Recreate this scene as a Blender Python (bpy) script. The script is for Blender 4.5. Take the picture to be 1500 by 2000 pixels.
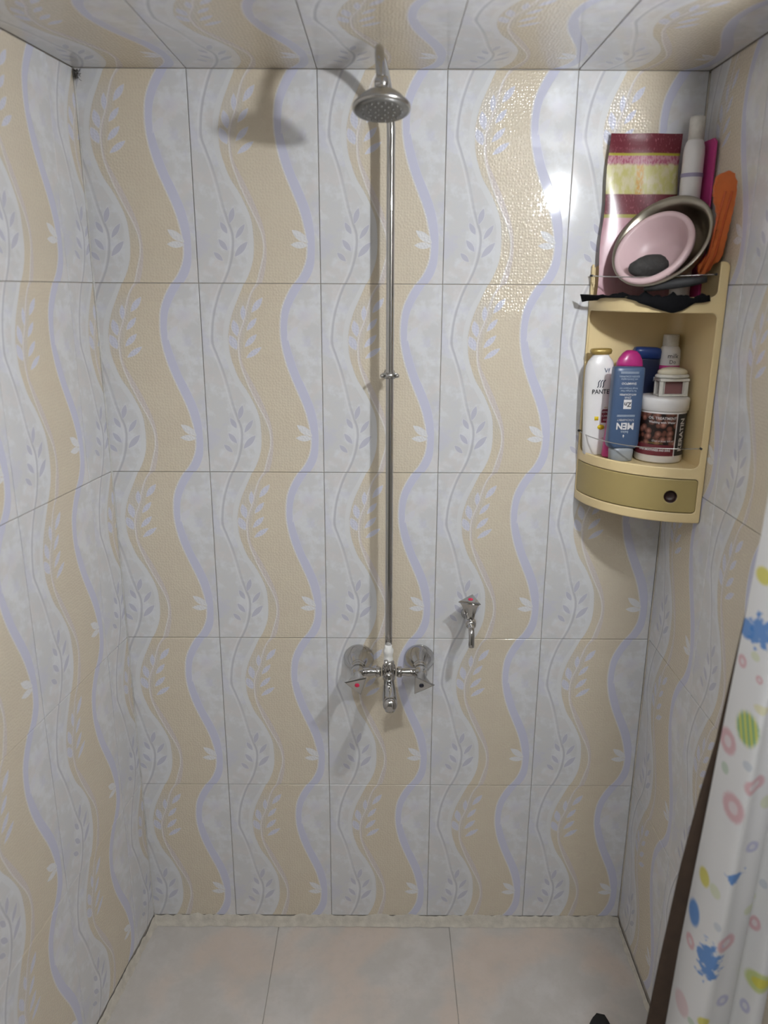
import bpy, bmesh, math, random
from mathutils import Vector, Matrix, Quaternion
random.seed(7)
S = bpy.context.scene
for o in list(bpy.data.objects): bpy.data.objects.remove(o, do_unlink=True)
COL = S.collection
PI = math.pi

# ------------------------------------------------------------------ camera
cd = bpy.data.cameras.new('camera'); cam = bpy.data.objects.new('camera', cd); COL.objects.link(cam)
cd.sensor_fit = 'HORIZONTAL'; cd.sensor_width = 36.0; cd.lens = 36.0 * 1506.7 / 1500.0
cd.clip_start = 0.02
cam.location = (0.3812, -1.6479, 1.6023)
cam.matrix_world = (Matrix.Translation(cam.location) @ Matrix.Rotation(-0.0006, 4, 'Z')
                    @ Matrix.Rotation(PI/2 - 0.2815, 4, 'X') @ Matrix.Rotation(0.0047, 4, 'Z'))
cd.dof.use_dof = True; cd.dof.focus_distance = 1.78; cd.dof.aperture_fstop = 3.6
S.camera = cam
# ------------------------------------------------------------------ light
S.view_settings.view_transform = 'Standard'; S.view_settings.look = 'None'
S.view_settings.gamma = 1.0; S.view_settings.use_curve_mapping = False
S.view_settings.exposure = 0.0
w = bpy.data.worlds.new('world'); S.world = w; w.use_nodes = True
w.node_tree.nodes['Background'].inputs[0].default_value = (0.93, 0.96, 1.0, 1)
w.node_tree.nodes['Background'].inputs[1].default_value = 0.05
BULB = Vector((0.889, -0.87, 1.868)); BULB_STRENGTH = 1160.0
ld = bpy.data.lights.new('outer_room_fill', 'AREA'); ld.shape = 'RECTANGLE'; ld.size = .8; ld.size_y = .7; ld.energy = 16.0; ld.color = (.92, .96, 1.0)  # added unseen fill, not a known lamp; lifts floor and lower walls
lo = bpy.data.objects.new('outer_room_fill', ld); COL.objects.link(lo); lo.location = (.22, -1.85, 2.385)

# ------------------------------------------------------------------ node helpers
class NT:
    def __init__(s, tree): s.t = tree; s.n = tree.nodes; s.l = tree.links
    def set(s, sock, v):
        if isinstance(v, bpy.types.NodeSocket): s.l.new(v, sock)
        else: sock.default_value = v
    def m(s, op, a, b=None, c=None, clamp=False):
        n = s.n.new('ShaderNodeMath'); n.operation = op; n.use_clamp = clamp
        s.set(n.inputs[0], a)
        if b is not None: s.set(n.inputs[1], b)
        if c is not None: s.set(n.inputs[2], c)
        return n.outputs[0]
    def step(s, v, a, b):
        n = s.n.new('ShaderNodeMapRange'); n.interpolation_type = 'SMOOTHSTEP'
        s.set(n.inputs[0], v); n.inputs[1].default_value = a; n.inputs[2].default_value = b
        return n.outputs[0]
    def mix(s, f, a, b, mode='MIX'):
        n = s.n.new('ShaderNodeMix'); n.data_type = 'RGBA'; n.blend_type = mode
        s.set(n.inputs[0], f)
        s.set(n.inputs[6], a); s.set(n.inputs[7], b)
        return n.outputs[2]
    def noise(s, vec, scale, detail=2, rough=.5, dim='3D'):
        n = s.n.new('ShaderNodeTexNoise'); n.noise_dimensions = dim
        if vec is not None: s.l.new(vec, n.inputs['Vector'])
        n.inputs['Scale'].default_value = scale; n.inputs['Detail'].default_value = detail; n.inputs['Roughness'].default_value = rough
        return n.outputs[0]
def newmat(name):
    m = bpy.data.materials.new(name); m.use_nodes = True
    return m, NT(m.node_tree), m.node_tree.nodes['Principled BSDF']
def C4(c): return (c[0], c[1], c[2], 1.0)
def srgb(r, g, b):
    f = lambda v: (v/255/12.92) if v <= 10 else ((v/255+.055)/1.055)**2.4
    return (f(r), f(g), f(b), 1.0)
def plain(name, col, rough=.4, metal=0., var=.06, scale=60, trans=0., bump=0., spec=.5, alpha=1., sss=0.):
    m, N, P = newmat(name)
    tc = N.n.new('ShaderNodeTexCoord').outputs['Object']
    f = N.noise(tc, scale, 3)
    c = N.mix(f, C4([v*(1-var) for v in col[:3]]), C4([min(1, v*(1+var)) for v in col[:3]]))
    N.l.new(c, P.inputs['Base Color']); P.inputs['Roughness'].default_value = rough; P.inputs['Metallic'].default_value = metal
    P.inputs['Specular IOR Level'].default_value = spec
    P.inputs['Transmission Weight'].default_value = trans; P.inputs['Alpha'].default_value = alpha
    if sss: P.inputs['Subsurface Weight'].default_value = sss; P.inputs['Subsurface Scale'].default_value = .01
    if bump:
        b = N.n.new('ShaderNodeBump'); b.inputs['Strength'].default_value = bump; b.inputs['Distance'].default_value = .001
        N.l.new(N.noise(tc, scale*4, 3), b.inputs['Height']); N.l.new(b.outputs[0], P.inputs['Normal'])
    return m

# leaf shape group: distance-like value, >0 inside a pointed leaf
g = bpy.data.node_groups.new('leaf_shape', 'ShaderNodeTree')
for nm in ('X', 'Y', 'CX', 'CY', 'Cos', 'Sin', 'L', 'W'): g.interface.new_socket(nm, in_out='INPUT', socket_type='NodeSocketFloat')
g.interface.new_socket('D', in_out='OUTPUT', socket_type='NodeSocketFloat')
G = NT(g); gi = g.nodes.new('NodeGroupInput'); go = g.nodes.new('NodeGroupOutput')
dx = G.m('SUBTRACT', gi.outputs['X'], gi.outputs['CX']); dy = G.m('SUBTRACT', gi.outputs['Y'], gi.outputs['CY'])
a = G.m('DIVIDE', G.m('ADD', G.m('MULTIPLY', dx, gi.outputs['Cos']), G.m('MULTIPLY', dy, gi.outputs['Sin'])), gi.outputs['L'])
b = G.m('DIVIDE', G.m('SUBTRACT', G.m('MULTIPLY', dy, gi.outputs['Cos']), G.m('MULTIPLY', dx, gi.outputs['Sin'])), gi.outputs['W'])
a2 = G.m('ADD', a, .12)
prof = G.m('SUBTRACT', 1.0, G.m('MULTIPLY', a, a))
G.l.new(G.m('SUBTRACT', prof, G.m('ABSOLUTE', b)), go.inputs[0])
def leaves(N, x, y, lst):
    r = None
    for cx, cy, an, L, W in lst:
        n = N.n.new('ShaderNodeGroup'); n.node_tree = g
        N.set(n.inputs['X'], x); N.set(n.inputs['Y'], y)
        for k, v in (('CX', cx), ('CY', cy), ('Cos', math.cos(an)), ('Sin', math.sin(an)), ('L', L), ('W', W)): n.inputs[k].default_value = v
        r = n.outputs[0] if r is None else N.m('MAXIMUM', r, n.outputs[0])
    return r
def fcurve(N, v, pts):
    n = N.n.new('ShaderNodeFloatCurve'); c = n.mapping.curves[0]
    pts = list(pts); pts[0] = (0.0, pts[0][1]); pts[-1] = (1.0, pts[-1][1])
    c.points[0].location = pts[0]; c.points[1].location = pts[-1]
    for p in pts[1:-1]: c.points.new(*p)
    n.mapping.update(); N.l.new(v, n.inputs['Value']); return n.outputs[0]

E1 = [(0.001, 0.377), (0.056, 0.423), (0.116, 0.454), (0.18, 0.466), (0.249, 0.465), (0.307, 0.455), (0.369, 0.421), (0.441, 0.365), (0.514, 0.295), (0.57, 0.262), (0.626, 0.236), (0.681, 0.226), (0.736, 0.225), (0.791, 0.239), (0.854, 0.269), (0.926, 0.319), (0.992, 0.373)]
E0 = [(0.011, 0.337), (0.081, 0.394), (0.156, 0.42), (0.229, 0.427), (0.297, 0.414), (0.365, 0.375), (0.445, 0.305), (0.511, 0.248), (0.57, 0.215), (0.631, 0.192), (0.7, 0.179), (0.754, 0.182), (0.822, 0.203), (0.89, 0.243), (0.934, 0.283), (0.99, 0.335)]
SL = [(0.012, 0.475), (0.092, 0.518), (0.151, 0.541), (0.215, 0.541), (0.278, 0.514), (0.346, 0.465), (0.441, 0.395), (0.529, 0.341), (0.589, 0.312), (0.654, 0.302), (0.709, 0.304), (0.755, 0.321), (0.809, 0.354), (0.895, 0.392), (0.952, 0.425), (0.988, 0.475)]
SR = [(0.012, 0.518), (0.062, 0.548), (0.141, 0.566), (0.22, 0.564), (0.293, 0.542), (0.36, 0.504), (0.432, 0.455), (0.529, 0.379), (0.589, 0.334), (0.654, 0.317), (0.709, 0.319), (0.755, 0.336), (0.809, 0.369), (0.895, 0.407), (0.953, 0.442), (0.988, 0.506)]
E2 = [(0.007, 0.783), (0.078, 0.866), (0.142, 0.895), (0.211, 0.894), (0.289, 0.873), (0.366, 0.838), (0.456, 0.781), (0.534, 0.732), (0.609, 0.694), (0.674, 0.672), (0.738, 0.66), (0.819, 0.664), (0.873, 0.678), (0.931, 0.714), (0.987, 0.779)]
E3 = [(0.003, 0.876), (0.078, 0.943), (0.142, 0.957), (0.221, 0.959), (0.289, 0.949), (0.366, 0.922), (0.447, 0.872), (0.539, 0.807), (0.628, 0.759), (0.692, 0.732), (0.747, 0.716), (0.819, 0.723), (0.878, 0.748), (0.931, 0.791), (0.989, 0.862)]
GL = [(0.006, 0.205), (0.101, 0.272), (0.165, 0.293), (0.239, 0.297), (0.297, 0.271), (0.364, 0.238), (0.431, 0.213), (0.542, 0.17), (0.64, 0.118), (0.695, 0.09), (0.754, 0.091), (0.836, 0.11), (0.916, 0.146), (0.983, 0.2)]
LB = [(0.118, 0.357, 0.901, 0.0194, 0.0064), (0.1053, 0.3179, 0.867, 0.0173, 0.0055), (0.1018, 0.2842, 0.784, 0.0189, 0.006), (0.1075, 0.2594, 0.605, 0.0204, 0.0057), (0.0885, 0.3412, 1.525, 0.0157, 0.0055), (0.0709, 0.31, 1.761, 0.0175, 0.0078), (0.0651, 0.2804, 1.998, 0.0166, 0.0087)]
LM = [(0.0741, 0.1327, 1.292, 0.0165, 0.0059), (0.0899, 0.1023, 0.962, 0.0178, 0.0053), (0.0903, 0.0676, 0.826, 0.0208, 0.0066), (0.0573, 0.109, 2.087, 0.0134, 0.0055), (0.0542, 0.0758, 2.226, 0.0148, 0.0057), (0.0435, 0.0531, 2.375, 0.0128, 0.0053)]
PT = [(0.2102, 0.0931, 2.502, 0.0211, 0.0082), (0.2086, 0.0762, 3.109, 0.0184, 0.0069)]
PW = [(0.1892, 0.2992, 0.881, 0.0196, 0.0082)]

def tile_material():
    m, N, P = newmat('patterned_wall_tile')
    uv = N.n.new('ShaderNodeUVMap').outputs[0]
    sp = N.n.new('ShaderNodeSeparateXYZ'); N.l.new(uv, sp.inputs[0]); u, v = sp.outputs[0], sp.outputs[1]
    cb = N.n.new('ShaderNodeCombineXYZ'); x = N.m('MULTIPLY', u, .25); y = N.m('MULTIPLY', v, .4)
    N.l.new(x, cb.inputs[0]); N.l.new(y, cb.inputs[1]); xy = cb.outputs[0]
    oi = N.n.new('ShaderNodeObjectInfo').outputs['Random']
    # faint per tile noise offset keeps the printed marble the same on every tile but lets wear differ
    n1 = N.noise(xy, 22, 4, .62, '2D'); n2 = N.noise(xy, 60, 4, .7, '2D')
    va = N.n.new('ShaderNodeVectorMath'); va.operation = 'ADD'; N.l.new(xy, va.inputs[0]); va.inputs[1].default_value = (3.1, 1.7, 0)
    n3 = N.noise(va.outputs[0], 16, 3, .6, '2D')
    light = (.68, .69, .71, 1); grey = (.61, .612, .615, 1); warm = (.655, .615, .60, 1); lilac = (.56, .56, .665, 1)
    c = N.mix(N.step(n1, .42, .62), grey, light)
    c = N.mix(N.m('MULTIPLY', N.step(n3, .52, .68), .55), c, warm)
    c = N.mix(N.m('MULTIPLY', N.step(N.m('SUBTRACT', 1.0, n3), .52, .7), .5), c, lilac)
    c = N.mix(N.m('MULTIPLY', N.step(n2, .45, .62), .25), c, grey)
    e0, e1, sl, sr, e2, e3, gl = [fcurve(N, v, k) for k in (E0, E1, SL, SR, E2, E3, GL)]
    sb = lambda e, wdt=.008: N.step(N.m('SUBTRACT', u, e), -wdt/2, wdt/2)      # 1 to the right of e
    inside = lambda p, q, w1=.008: N.m('MULTIPLY', sb(p, w1), N.m('SUBTRACT', 1.0, sb(q, w1)))
    # marble side: grey lines, leaves
    gline = N.m('MULTIPLY', inside(N.m('SUBTRACT', gl, .009), N.m('ADD', gl, .009), .01), N.m('ADD', .45, N.m('MULTIPLY', .55, N.step(N.m('ABSOLUTE', N.m('SUBTRACT', v, .45)), .0, .18))))
    c = N.mix(N.m('MULTIPLY', gline, .75), c, (.44, .44, .48, 1))
    glow = N.m('MULTIPLY', inside(N.m('SUBTRACT', gl, .028), N.m('SUBTRACT', gl, .016), .01), .5)
    c = N.mix(glow, c, (.74, .74, .76, 1))
    lm = leaves(N, x, y, LM)
    c = N.mix(N.m('MULTIPLY', N.step(lm, .0, .12), .8), c, (.47, .47, .56, 1))
    c = N.mix(N.m('MULTIPLY', N.m('MULTIPLY', N.step(lm, -.16, -.05), N.m('SUBTRACT', 1.0, N.step(lm, .0, .1))), .6), c, (.72, .72, .74, 1))
    # light band left of the beige
    c = N.mix(N.m('MULTIPLY', inside(e0, e1), .85), c, (.665, .67, .675, 1))
    # beige field
    bn = N.noise(xy, 900, 1, .6, '2D')
    beige = N.mix(bn, (.60, .53, .41, 1), (.66, .59, .47, 1))
    beige = N.mix(N.m('MULTIPLY', N.step(n3, .4, .6), .3), beige, (.60, .515, .405, 1))
    fb = inside(e1, e2)
    c = N.mix(fb, c, beige)
    # greyish wash between the light band and the stem, at the height of the leaves
    wash = N.m('MULTIPLY', N.m('MULTIPLY', inside(e1, N.m('ADD', sl, .05), .05), N.step(v, .56, .72)), N.m('SUBTRACT', 1.0, N.step(v, .86, .98)))
    c = N.mix(N.m('MULTIPLY', wash, .5), c, (.56, .545, .53, 1))
    low = N.m('MULTIPLY', inside(e1, sl), N.m('MULTIPLY', N.m('SUBTRACT', 1.0, N.step(v, .45, .62)), N.step(v, .1, .3)))
    c = N.mix(N.m('MULTIPLY', low, .55), c, (.56, .53, .46, 1))
    # stem: pinkish band with a bright left edge
    pb = inside(sl, sr); c = N.mix(N.m('MULTIPLY', pb, .8), c, (.60, .545, .535, 1))
    ed = inside(N.m('SUBTRACT', sl, .006), N.m('ADD', sl, .006)); c = N.mix(N.m('MULTIPLY', ed, .7), c, (.73, .71, .69, 1))
    lb = leaves(N, x, y, LB)
    c = N.mix(N.step(lb, .0, .12), c, (.60, .605, .69, 1))
    c = N.mix(N.m('MULTIPLY', N.m('MULTIPLY', N.step(lb, -.18, -.05), N.m('SUBTRACT', 1.0, N.step(lb, .02, .12))), .45), c, (.72, .70, .68, 1))
    # lavender band with white outlines
    lav = inside(e2, e3); c = N.mix(lav, c, (.555, .56, .68, 1))
    ed2 = inside(N.m('SUBTRACT', e2, .010), N.m('ADD', e2, .003)); c = N.mix(N.m('MULTIPLY', ed2, .7), c, (.70, .695, .71, 1))
    pt = leaves(N, x, y, PT); c = N.mix(N.step(pt, .0, .1), c, (.69, .69, .70, 1))
    pw = leaves(N, x, y, PW); c = N.mix(N.m('MULTIPLY', N.step(pw, .0, .15), .7), c, (.66, .66, .715, 1))
    # soft lilac cloud on the right
    ddx = N.m('SUBTRACT', x, .215); ddy = N.m('SUBTRACT', y, .338); dd = N.m('SQRT', N.m('ADD', N.m('MULTIPLY', ddx, ddx), N.m('MULTIPLY', ddy, ddy)))
    c = N.mix(N.m('MULTIPLY', N.m('SUBTRACT', 1.0, N.step(dd, .0, .024)), .5), c, (.62, .62, .72, 1))
    c = N.mix(N.m('MULTIPLY', oi, .06), c, (.5, .49, .47, 1))
    N.l.new(c, P.inputs['Base Color'])
    P.inputs['Roughness'].default_value = .13; P.inputs['Specular IOR Level'].default_value = .4
    gl_mask = N.m('MAXIMUM', lav, fb); rg = N.m('SUBTRACT', .115, N.m('MULTIPLY', gl_mask, .05)); N.l.new(rg, P.inputs['Roughness'])
    # relief: stippled beige field, raised band and outlines
    vo = N.n.new('ShaderNodeTexVoronoi'); vo.feature = 'F1'; vo.voronoi_dimensions = '2D'; N.l.new(xy, vo.inputs['Vector']); vo.inputs['Scale'].default_value = 165; vo.inputs['Randomness'].default_value = .6
    h = N.m('MULTIPLY', N.m('MULTIPLY', N.m('SUBTRACT', 1.0, N.step(vo.outputs[0], .05, .55)), fb), .00042)
    h = N.m('ADD', h, N.m('MULTIPLY', lav, .00016))
    h = N.m('ADD', h, N.m('MULTIPLY', ed, .00022))
    h = N.m('ADD', h, N.m('MULTIPLY', N.noise(N.n.new('ShaderNodeTexCoord').outputs['Object'], 7, 1), .0019))
    bm = N.n.new('ShaderNodeBump'); bm.inputs['Distance'].default_value = 1.0; bm.inputs['Strength'].default_value = .9
    N.l.new(h, bm.inputs['Height']); N.l.new(bm.outputs[0], P.inputs['Normal'])
    return m
M_TILE = tile_material()

def floor_material():
    m, N, P = newmat('floor_tile_stone')
    geo = N.n.new('ShaderNodeNewGeometry').outputs['Position']
    n1 = N.noise(geo, 9, 5, .6); n2 = N.noise(geo, 38, 6, .7); n3 = N.noise(geo, 4.5, 3, .5)
    c = N.mix(N.step(n1, .35, .68), (.475, .445, .41, 1), (.56, .53, .50, 1))
    c = N.mix(N.m('MULTIPLY', N.step(n3, .48, .62), .55), c, (.56, .44, .35, 1))
    c = N.mix(N.m('MULTIPLY', N.step(n2, .5, .64), .3), c, (.46, .42, .38, 1))
    N.l.new(c, P.inputs['Base Color'])
    P.inputs['Roughness'].default_value = .42
    bm = N.n.new('ShaderNodeBump'); bm.inputs['Distance'].default_value = .0006; bm.inputs['Strength'].default_value = .5
    N.l.new(n2, bm.inputs['Height']); N.l.new(bm.outputs[0], P.inputs['Normal'])
    return m
M_FLOOR = floor_material()
M_GROUT = plain('grey_brown_grout', (.35, .32, .28), .9, var=.35, scale=40)
M_CEMENT = plain('cream_grout_cement', (.52, .48, .41), .85, var=.3, scale=55, bump=.8)
M_PLASTER = plain('painted_plaster', (.60, .60, .58), .8)
M_CHROME = plain('chrome', (.50, .49, .475), .07, 1.0, var=.04, scale=30)
M_CHROME_DULL = plain('dull_chrome', (.46, .45, .43), .27, 1.0, var=.1, scale=40)
M_STEEL = plain('brushed_steel', (.36, .33, .27), .28, 1.0, var=.12, scale=25)
M_CREAM = plain('cream_plastic', (.71, .56, .30), .42, var=.04, scale=15, sss=.0)
M_OLIVE = plain('olive_beige_plastic', (.37, .285, .11), .45, var=.05, scale=15)
M_DARK = plain('dark_brown_gap', (.03, .012, .01), .4)
M_WHITE = plain('white_plastic', (.72, .70, .69), .3, var=.04)
M_WHITE2 = plain('chalky_white_plastic', (.62, .60, .55), .5, var=.2, scale=120)
M_TAPE = plain('white_thread_tape', (.78, .77, .74), .6, var=.1, bump=.6)
M_BLACK = plain('black_print', (.02, .02, .025), .5)
M_NAVY = plain('navy_plastic', (.05, .085, .16), .35, var=.08)
M_NAVYD = plain('dark_navy_plastic', (.012, .018, .05), .3)
M_BLUECAP = plain('blue_cap_plastic', (.02, .05, .2), .3)
M_MAGENTA = plain('magenta_plastic', (.40, .025, .17), .28, var=.08)
M_PINKP = plain('bright_pink_plastic', (.50, .05, .22), .35, var=.1)
M_GREYCAP = plain('grey_cap_plastic', (.26, .28, .30), .3)
M_GOLD = plain('gold_cap_plastic', (.36, .25, .07), .35, .35)
M_PINK = plain('pale_pink_plastic', (.58, .42, .43), .38, var=.05)
M_STONE = plain('dark_pumice', (.032, .03, .028), .85, var=.5, scale=160, bump=1.0)
M_ORANGE = plain('orange_rubber', (.62, .15, .035), .5, var=.25, scale=35)
M_CLOTH = plain('black_cloth', (.004, .004, .005), .9, var=.4, scale=200, bump=.8, spec=.15)
M_CLOTHG = plain('dark_grey_cloth', (.028, .028, .03), .6, var=.4, scale=80)
M_CREAMCAP = plain('cream_dome_plastic', (.62, .57, .44), .4, var=.08)
M_RED = plain('red_print', (.35, .01, .03), .4)
M_REDDOT = plain('red_dot_plastic', (.65, .02, .08), .3)
M_BLACKDOT = plain('blue_black_dot_plastic', (.006, .008, .02), .25)
M_YELLOW = plain('yellow_print', (.75, .55, .02), .5)
M_MAROON = plain('maroon_print', (.14, .018, .028), .45, var=.3, scale=90)
M_PALE = plain('pale_print', (.62, .60, .60), .5)
M_LIGHTTEXT = plain('light_blue_grey_print', (.45, .50, .56), .5)
M_BROWNCLOTH = plain('dark_brown_lining', (.045, .026, .015), .85, var=.35, scale=50)
M_BLACKRUB = plain('black_rubber', (.01, .01, .01), .6)
M_DIRT = plain('dark_cobweb_dirt', (.06, .05, .04), .9)

def nut_material():
    m, N, P = newmat('hazelnut_photo_print')
    tc = N.n.new('ShaderNodeTexCoord').outputs['Object']
    v = N.n.new('ShaderNodeTexVoronoi'); N.l.new(tc, v.inputs['Vector']); v.inputs['Scale'].default_value = 85; v.inputs['Randomness'].default_value = .75
    d = v.outputs['Distance']; k = N.n.new('ShaderNodeSeparateColor'); N.l.new(v.outputs['Color'], k.inputs[0])
    nut = N.mix(N.step(d, .0, .5), (.42, .20, .15, 1), (.13, .045, .03, 1))
    nut = N.mix(N.m('MULTIPLY', k.outputs[0], .5), nut, (.06, .022, .015, 1))
    c = N.mix(N.step(d, .50, .62), nut, (.012, .005, .004, 1))
    N.l.new(c, P.inputs['Base Color']); P.inputs['Roughness'].default_value = .35
    return m
M_NUTS = nut_material()
def bag_material():
    m, N, P = newmat('printed_plastic_bag')
    uv = N.n.new('ShaderNodeUVMap').outputs[0]; sp = N.n.new('ShaderNodeSeparateXYZ'); N.l.new(uv, sp.inputs[0]); u, v = sp.outputs[0], sp.outputs[1]
    n = N.noise(uv, 12, 4); n2 = N.noise(uv, 40, 3)
    pink = N.mix(n, (.42, .19, .23, 1), (.48, .31, .33, 1))
    # bands by v (0 bottom .. 1 top)
    c = N.mix(N.step(v, .50, .507), pink, (.28, .25, .05, 1))
    mar = N.mix(N.step(n2, .55, .7), (.13, .02, .03, 1), (.26, .07, .09, 1))
    c = N.mix(N.step(v, .522, .527), c, mar)
    cream = N.mix(N.step(n, .4, .6), (.52, .47, .29, 1), (.44, .40, .15, 1))
    c = N.mix(N.step(v, .64, .65), c, cream)
    c = N.mix(N.m('MULTIPLY', N.m('MULTIPLY', N.step(v, .64, .65), N.m('SUBTRACT', 1.0, N.step(N.m('ABSOLUTE', N.m('SUBTRACT', u, .45)), .03, .07))), N.step(n2, .3, .6)), c, (.45, .24, .03, 1))
    pk = N.mix(N.step(n2, .45, .6), (.42, .2, .23, 1), (.30, .08, .12, 1))
    c = N.mix(N.step(N.m('ADD', v, N.m('MULTIPLY', n, .04)), .83, .85), c, pk)
    c = N.mix(N.step(v, .868, .875), c, (.33, .30, .03, 1)); c = N.mix(N.step(v, .882, .89), c, mar)
    N.l.new(c, P.inputs['Base Color']); P.inputs['Roughness'].default_value = .25
    return m
M_BAG = bag_material()

# ------------------------------------------------------------------ mesh helpers
def mesh_obj(name, bm, mat, parent=None, smooth=False, loc=None):
    me = bpy.data.meshes.new(name); bm.normal_update(); bm.to_mesh(me); bm.free()
    if mat: me.materials.append(mat)
    if smooth:
        for p in me.polygons: p.use_smooth = True
    o = bpy.data.objects.new(name, me); COL.objects.link(o)
    if parent: o.parent = parent
    if loc is not None: o.location = loc
    return o
def empty(name, loc, label, cat, group=None, rot=None):
    o = bpy.data.objects.new(name, None); COL.objects.link(o); o.location = loc; o.empty_display_size = .02
    if rot: o.rotation_euler = rot
    o['label'] = label; o['category'] = cat
    if group: o['group'] = group
    return o
def add_box(bm, c, s, mat=None, bev=0, rot=None):
    r = bmesh.ops.create_cube(bm, size=1.0); vs = r['verts']
    M = Matrix.Translation(c) @ (rot.to_4x4() if rot else Matrix()) @ Matrix.Diagonal((s[0], s[1], s[2], 1))
    bmesh.ops.transform(bm, matrix=M, verts=vs)
    if bev:
        es = list({e for v in vs for e in v.link_edges})
        bmesh.ops.bevel(bm, geom=es, offset=bev, segments=2, affect='EDGES', profile=.5)
def lathe(bm, prof, seg=32, M=None, sx=1., sy=1., cap=True):
    """prof: list of (r, z); revolved around local Z; M places it"""
    rings = []
    for r, z in prof:
        rings.append([bm.verts.new((r*sx*math.cos(2*PI*k/seg), r*sy*math.sin(2*PI*k/seg), z)) for k in range(seg)])
    for a_, b_ in zip(rings, rings[1:]):
        for k in range(seg):
            bm.faces.new((a_[k], a_[(k+1) % seg], b_[(k+1) % seg], b_[k]))
    if cap:
        for rg, fl in ((rings[0], True), (rings[-1], False)):
            try: bm.faces.new(list(reversed(rg)) if fl else rg)
            except ValueError: pass
    if M is not None: bmesh.ops.transform(bm, matrix=M, verts=[v for r in rings for v in r])
    return rings
def tube(bm, pts, r, seg=12, radii=None, cap=True):
    pts = [Vector(p) for p in pts]; n = len(pts); rings = []
    up = None
    for i, p in enumerate(pts):
        t = (pts[min(i+1, n-1)] - pts[max(i-1, 0)]).normalized()
        if up is None: up = t.orthogonal().normalized()
        up = (up - t*up.dot(t)).normalized(); sd = t.cross(up)
        rr = radii[i] if radii else r
        rings.append([bm.verts.new(p + rr*(math.cos(2*PI*k/seg)*up + math.sin(2*PI*k/seg)*sd)) for k in range(seg)])
    for a_, b_ in zip(rings, rings[1:]):
        for k in range(seg): bm.faces.new((a_[k], a_[(k+1) % seg], b_[(k+1) % seg], b_[k]))
    if cap: bm.faces.new(list(reversed(rings[0]))); bm.faces.new(rings[-1])
def align(z, x=None):
    """rotation matrix whose local Z is z, local X near x"""
    z = Vector(z).normalized(); x = Vector(x if x else (1, 0, 0)); x = (x - z*x.dot(z)).normalized(); y = z.cross(x)
    return Matrix((x, y, z)).transposed().to_4x4()
def tag(o, label=None, cat=None, group=None, kind=None):
    if label: o['label'] = label
    if cat: o['category'] = cat
    if group: o['group'] = group
    if kind: o['kind'] = kind
    return o
def bez(p0, p1, p2, p3, n=12):
    out = []
    for i in range(n+1):
        t = i/n; out.append(Vector(p0)*(1-t)**3 + Vector(p1)*3*t*(1-t)**2 + Vector(p2)*3*t*t*(1-t) + Vector(p3)*t**3)
    return out
def text_obj(name, body, size, M, mat, parent, bend=None, sx=1., bold=0.0, label=None):
    """flat lettering; M places its local XY plane; bend wraps x around a vertical cylinder of radius bend (M at cylinder axis, facing -Y)"""
    cu = bpy.data.curves.new(name, 'FONT'); cu.body = body; cu.size = size; cu.align_x = 'CENTER'; cu.align_y = 'CENTER'; cu.resolution_u = 2; cu.offset = bold
    t = bpy.data.objects.new(name, cu); COL.objects.link(t)
    bpy.context.view_layer.update()
    me = bpy.data.meshes.new_from_object(t.evaluated_get(bpy.context.evaluated_depsgraph_get()))
    bpy.data.objects.remove(t, do_unlink=True); bpy.data.curves.remove(cu)
    for v in me.vertices:
        v.co.x *= sx
    me.transform(M)
    if bend:
        for v in me.vertices:
            a_ = v.co.x / bend; y_ = v.co.y
            v.co = Vector((bend*math.sin(a_), -bend*math.cos(a_) + y_, v.co.z))
    me.materials.clear(); me.materials.append(mat); me.name = name
    o = bpy.data.objects.new(name, me); COL.objects.link(o)
    if parent: o.parent = parent
    if label: o['label'] = label
    return o
FRONT = Matrix.Rotation(PI/2, 4, 'X')          # text plane turned to face -Y

# ------------------------------------------------------------------ tiles
GAP = .0007; BEV = .0009; TH = .008
def clip(poly, a_, b_, c_):
    """keep a*x+b*y<=c"""
    out = []
    for i, p in enumerate(poly):
        q = poly[(i+1) % len(poly)]; dp = a_*p[0]+b_*p[1]-c_; dq = a_*q[0]+b_*q[1]-c_
        if dp <= 0: out.append(p)
        if (dp < 0 < dq) or (dq < 0 < dp):
            t = dp/(dp-dq); out.append((p[0]+t*(q[0]-p[0]), p[1]+t*(q[1]-p[1])))
    return out
def inset(poly, d):
    n = len(poly); L = []
    for i in range(n):
        p, q = poly[i], poly[(i+1) % n]; ex, ey = q[0]-p[0], q[1]-p[1]; l = math.hypot(ex, ey)
        nx, ny = -ey/l, ex/l
        L.append(((p[0]+nx*d, p[1]+ny*d), (ex/l, ey/l)))
    out = []
    for i in range(n):
        (p, e), (q, f) = L[i-1], L[i]
        cr = e[0]*f[1]-e[1]*f[0]
        t = ((q[0]-p[0])*f[1]-(q[1]-p[1])*f[0])/cr
        out.append((p[0]+e[0]*t, p[1]+e[1]*t))
    return out
def tile_mesh(poly, uvf, mat, th=TH):
    """poly CCW in local xy seen from the front (+z)"""
    bm = bmesh.new(); uvl = bm.loops.layers.uv.new('UVMap')
    A = inset(poly, GAP); B = inset(poly, GAP+BEV)
    f = [bm.verts.new((x, y, 0)) for x, y in B]; r = [bm.verts.new((x, y, -BEV*.8)) for x, y in A]; k = [bm.verts.new((x, y, -th)) for x, y in A]
    n = len(poly); bm.faces.new(f)
    for i in range(n):
        j = (i+1) % n
        bm.faces.new((r[i], r[j], f[j], f[i])); bm.faces.new((k[i], k[j], r[j], r[i]))
    for fc in bm.faces:
        for lp in fc.loops: lp[uvl].uv = uvf(lp.vert.co.x, lp.vert.co.y)
    me = bpy.data.meshes.new('tile'); bm.to_mesh(me); bm.free(); me.materials.append(mat); return me
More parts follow.
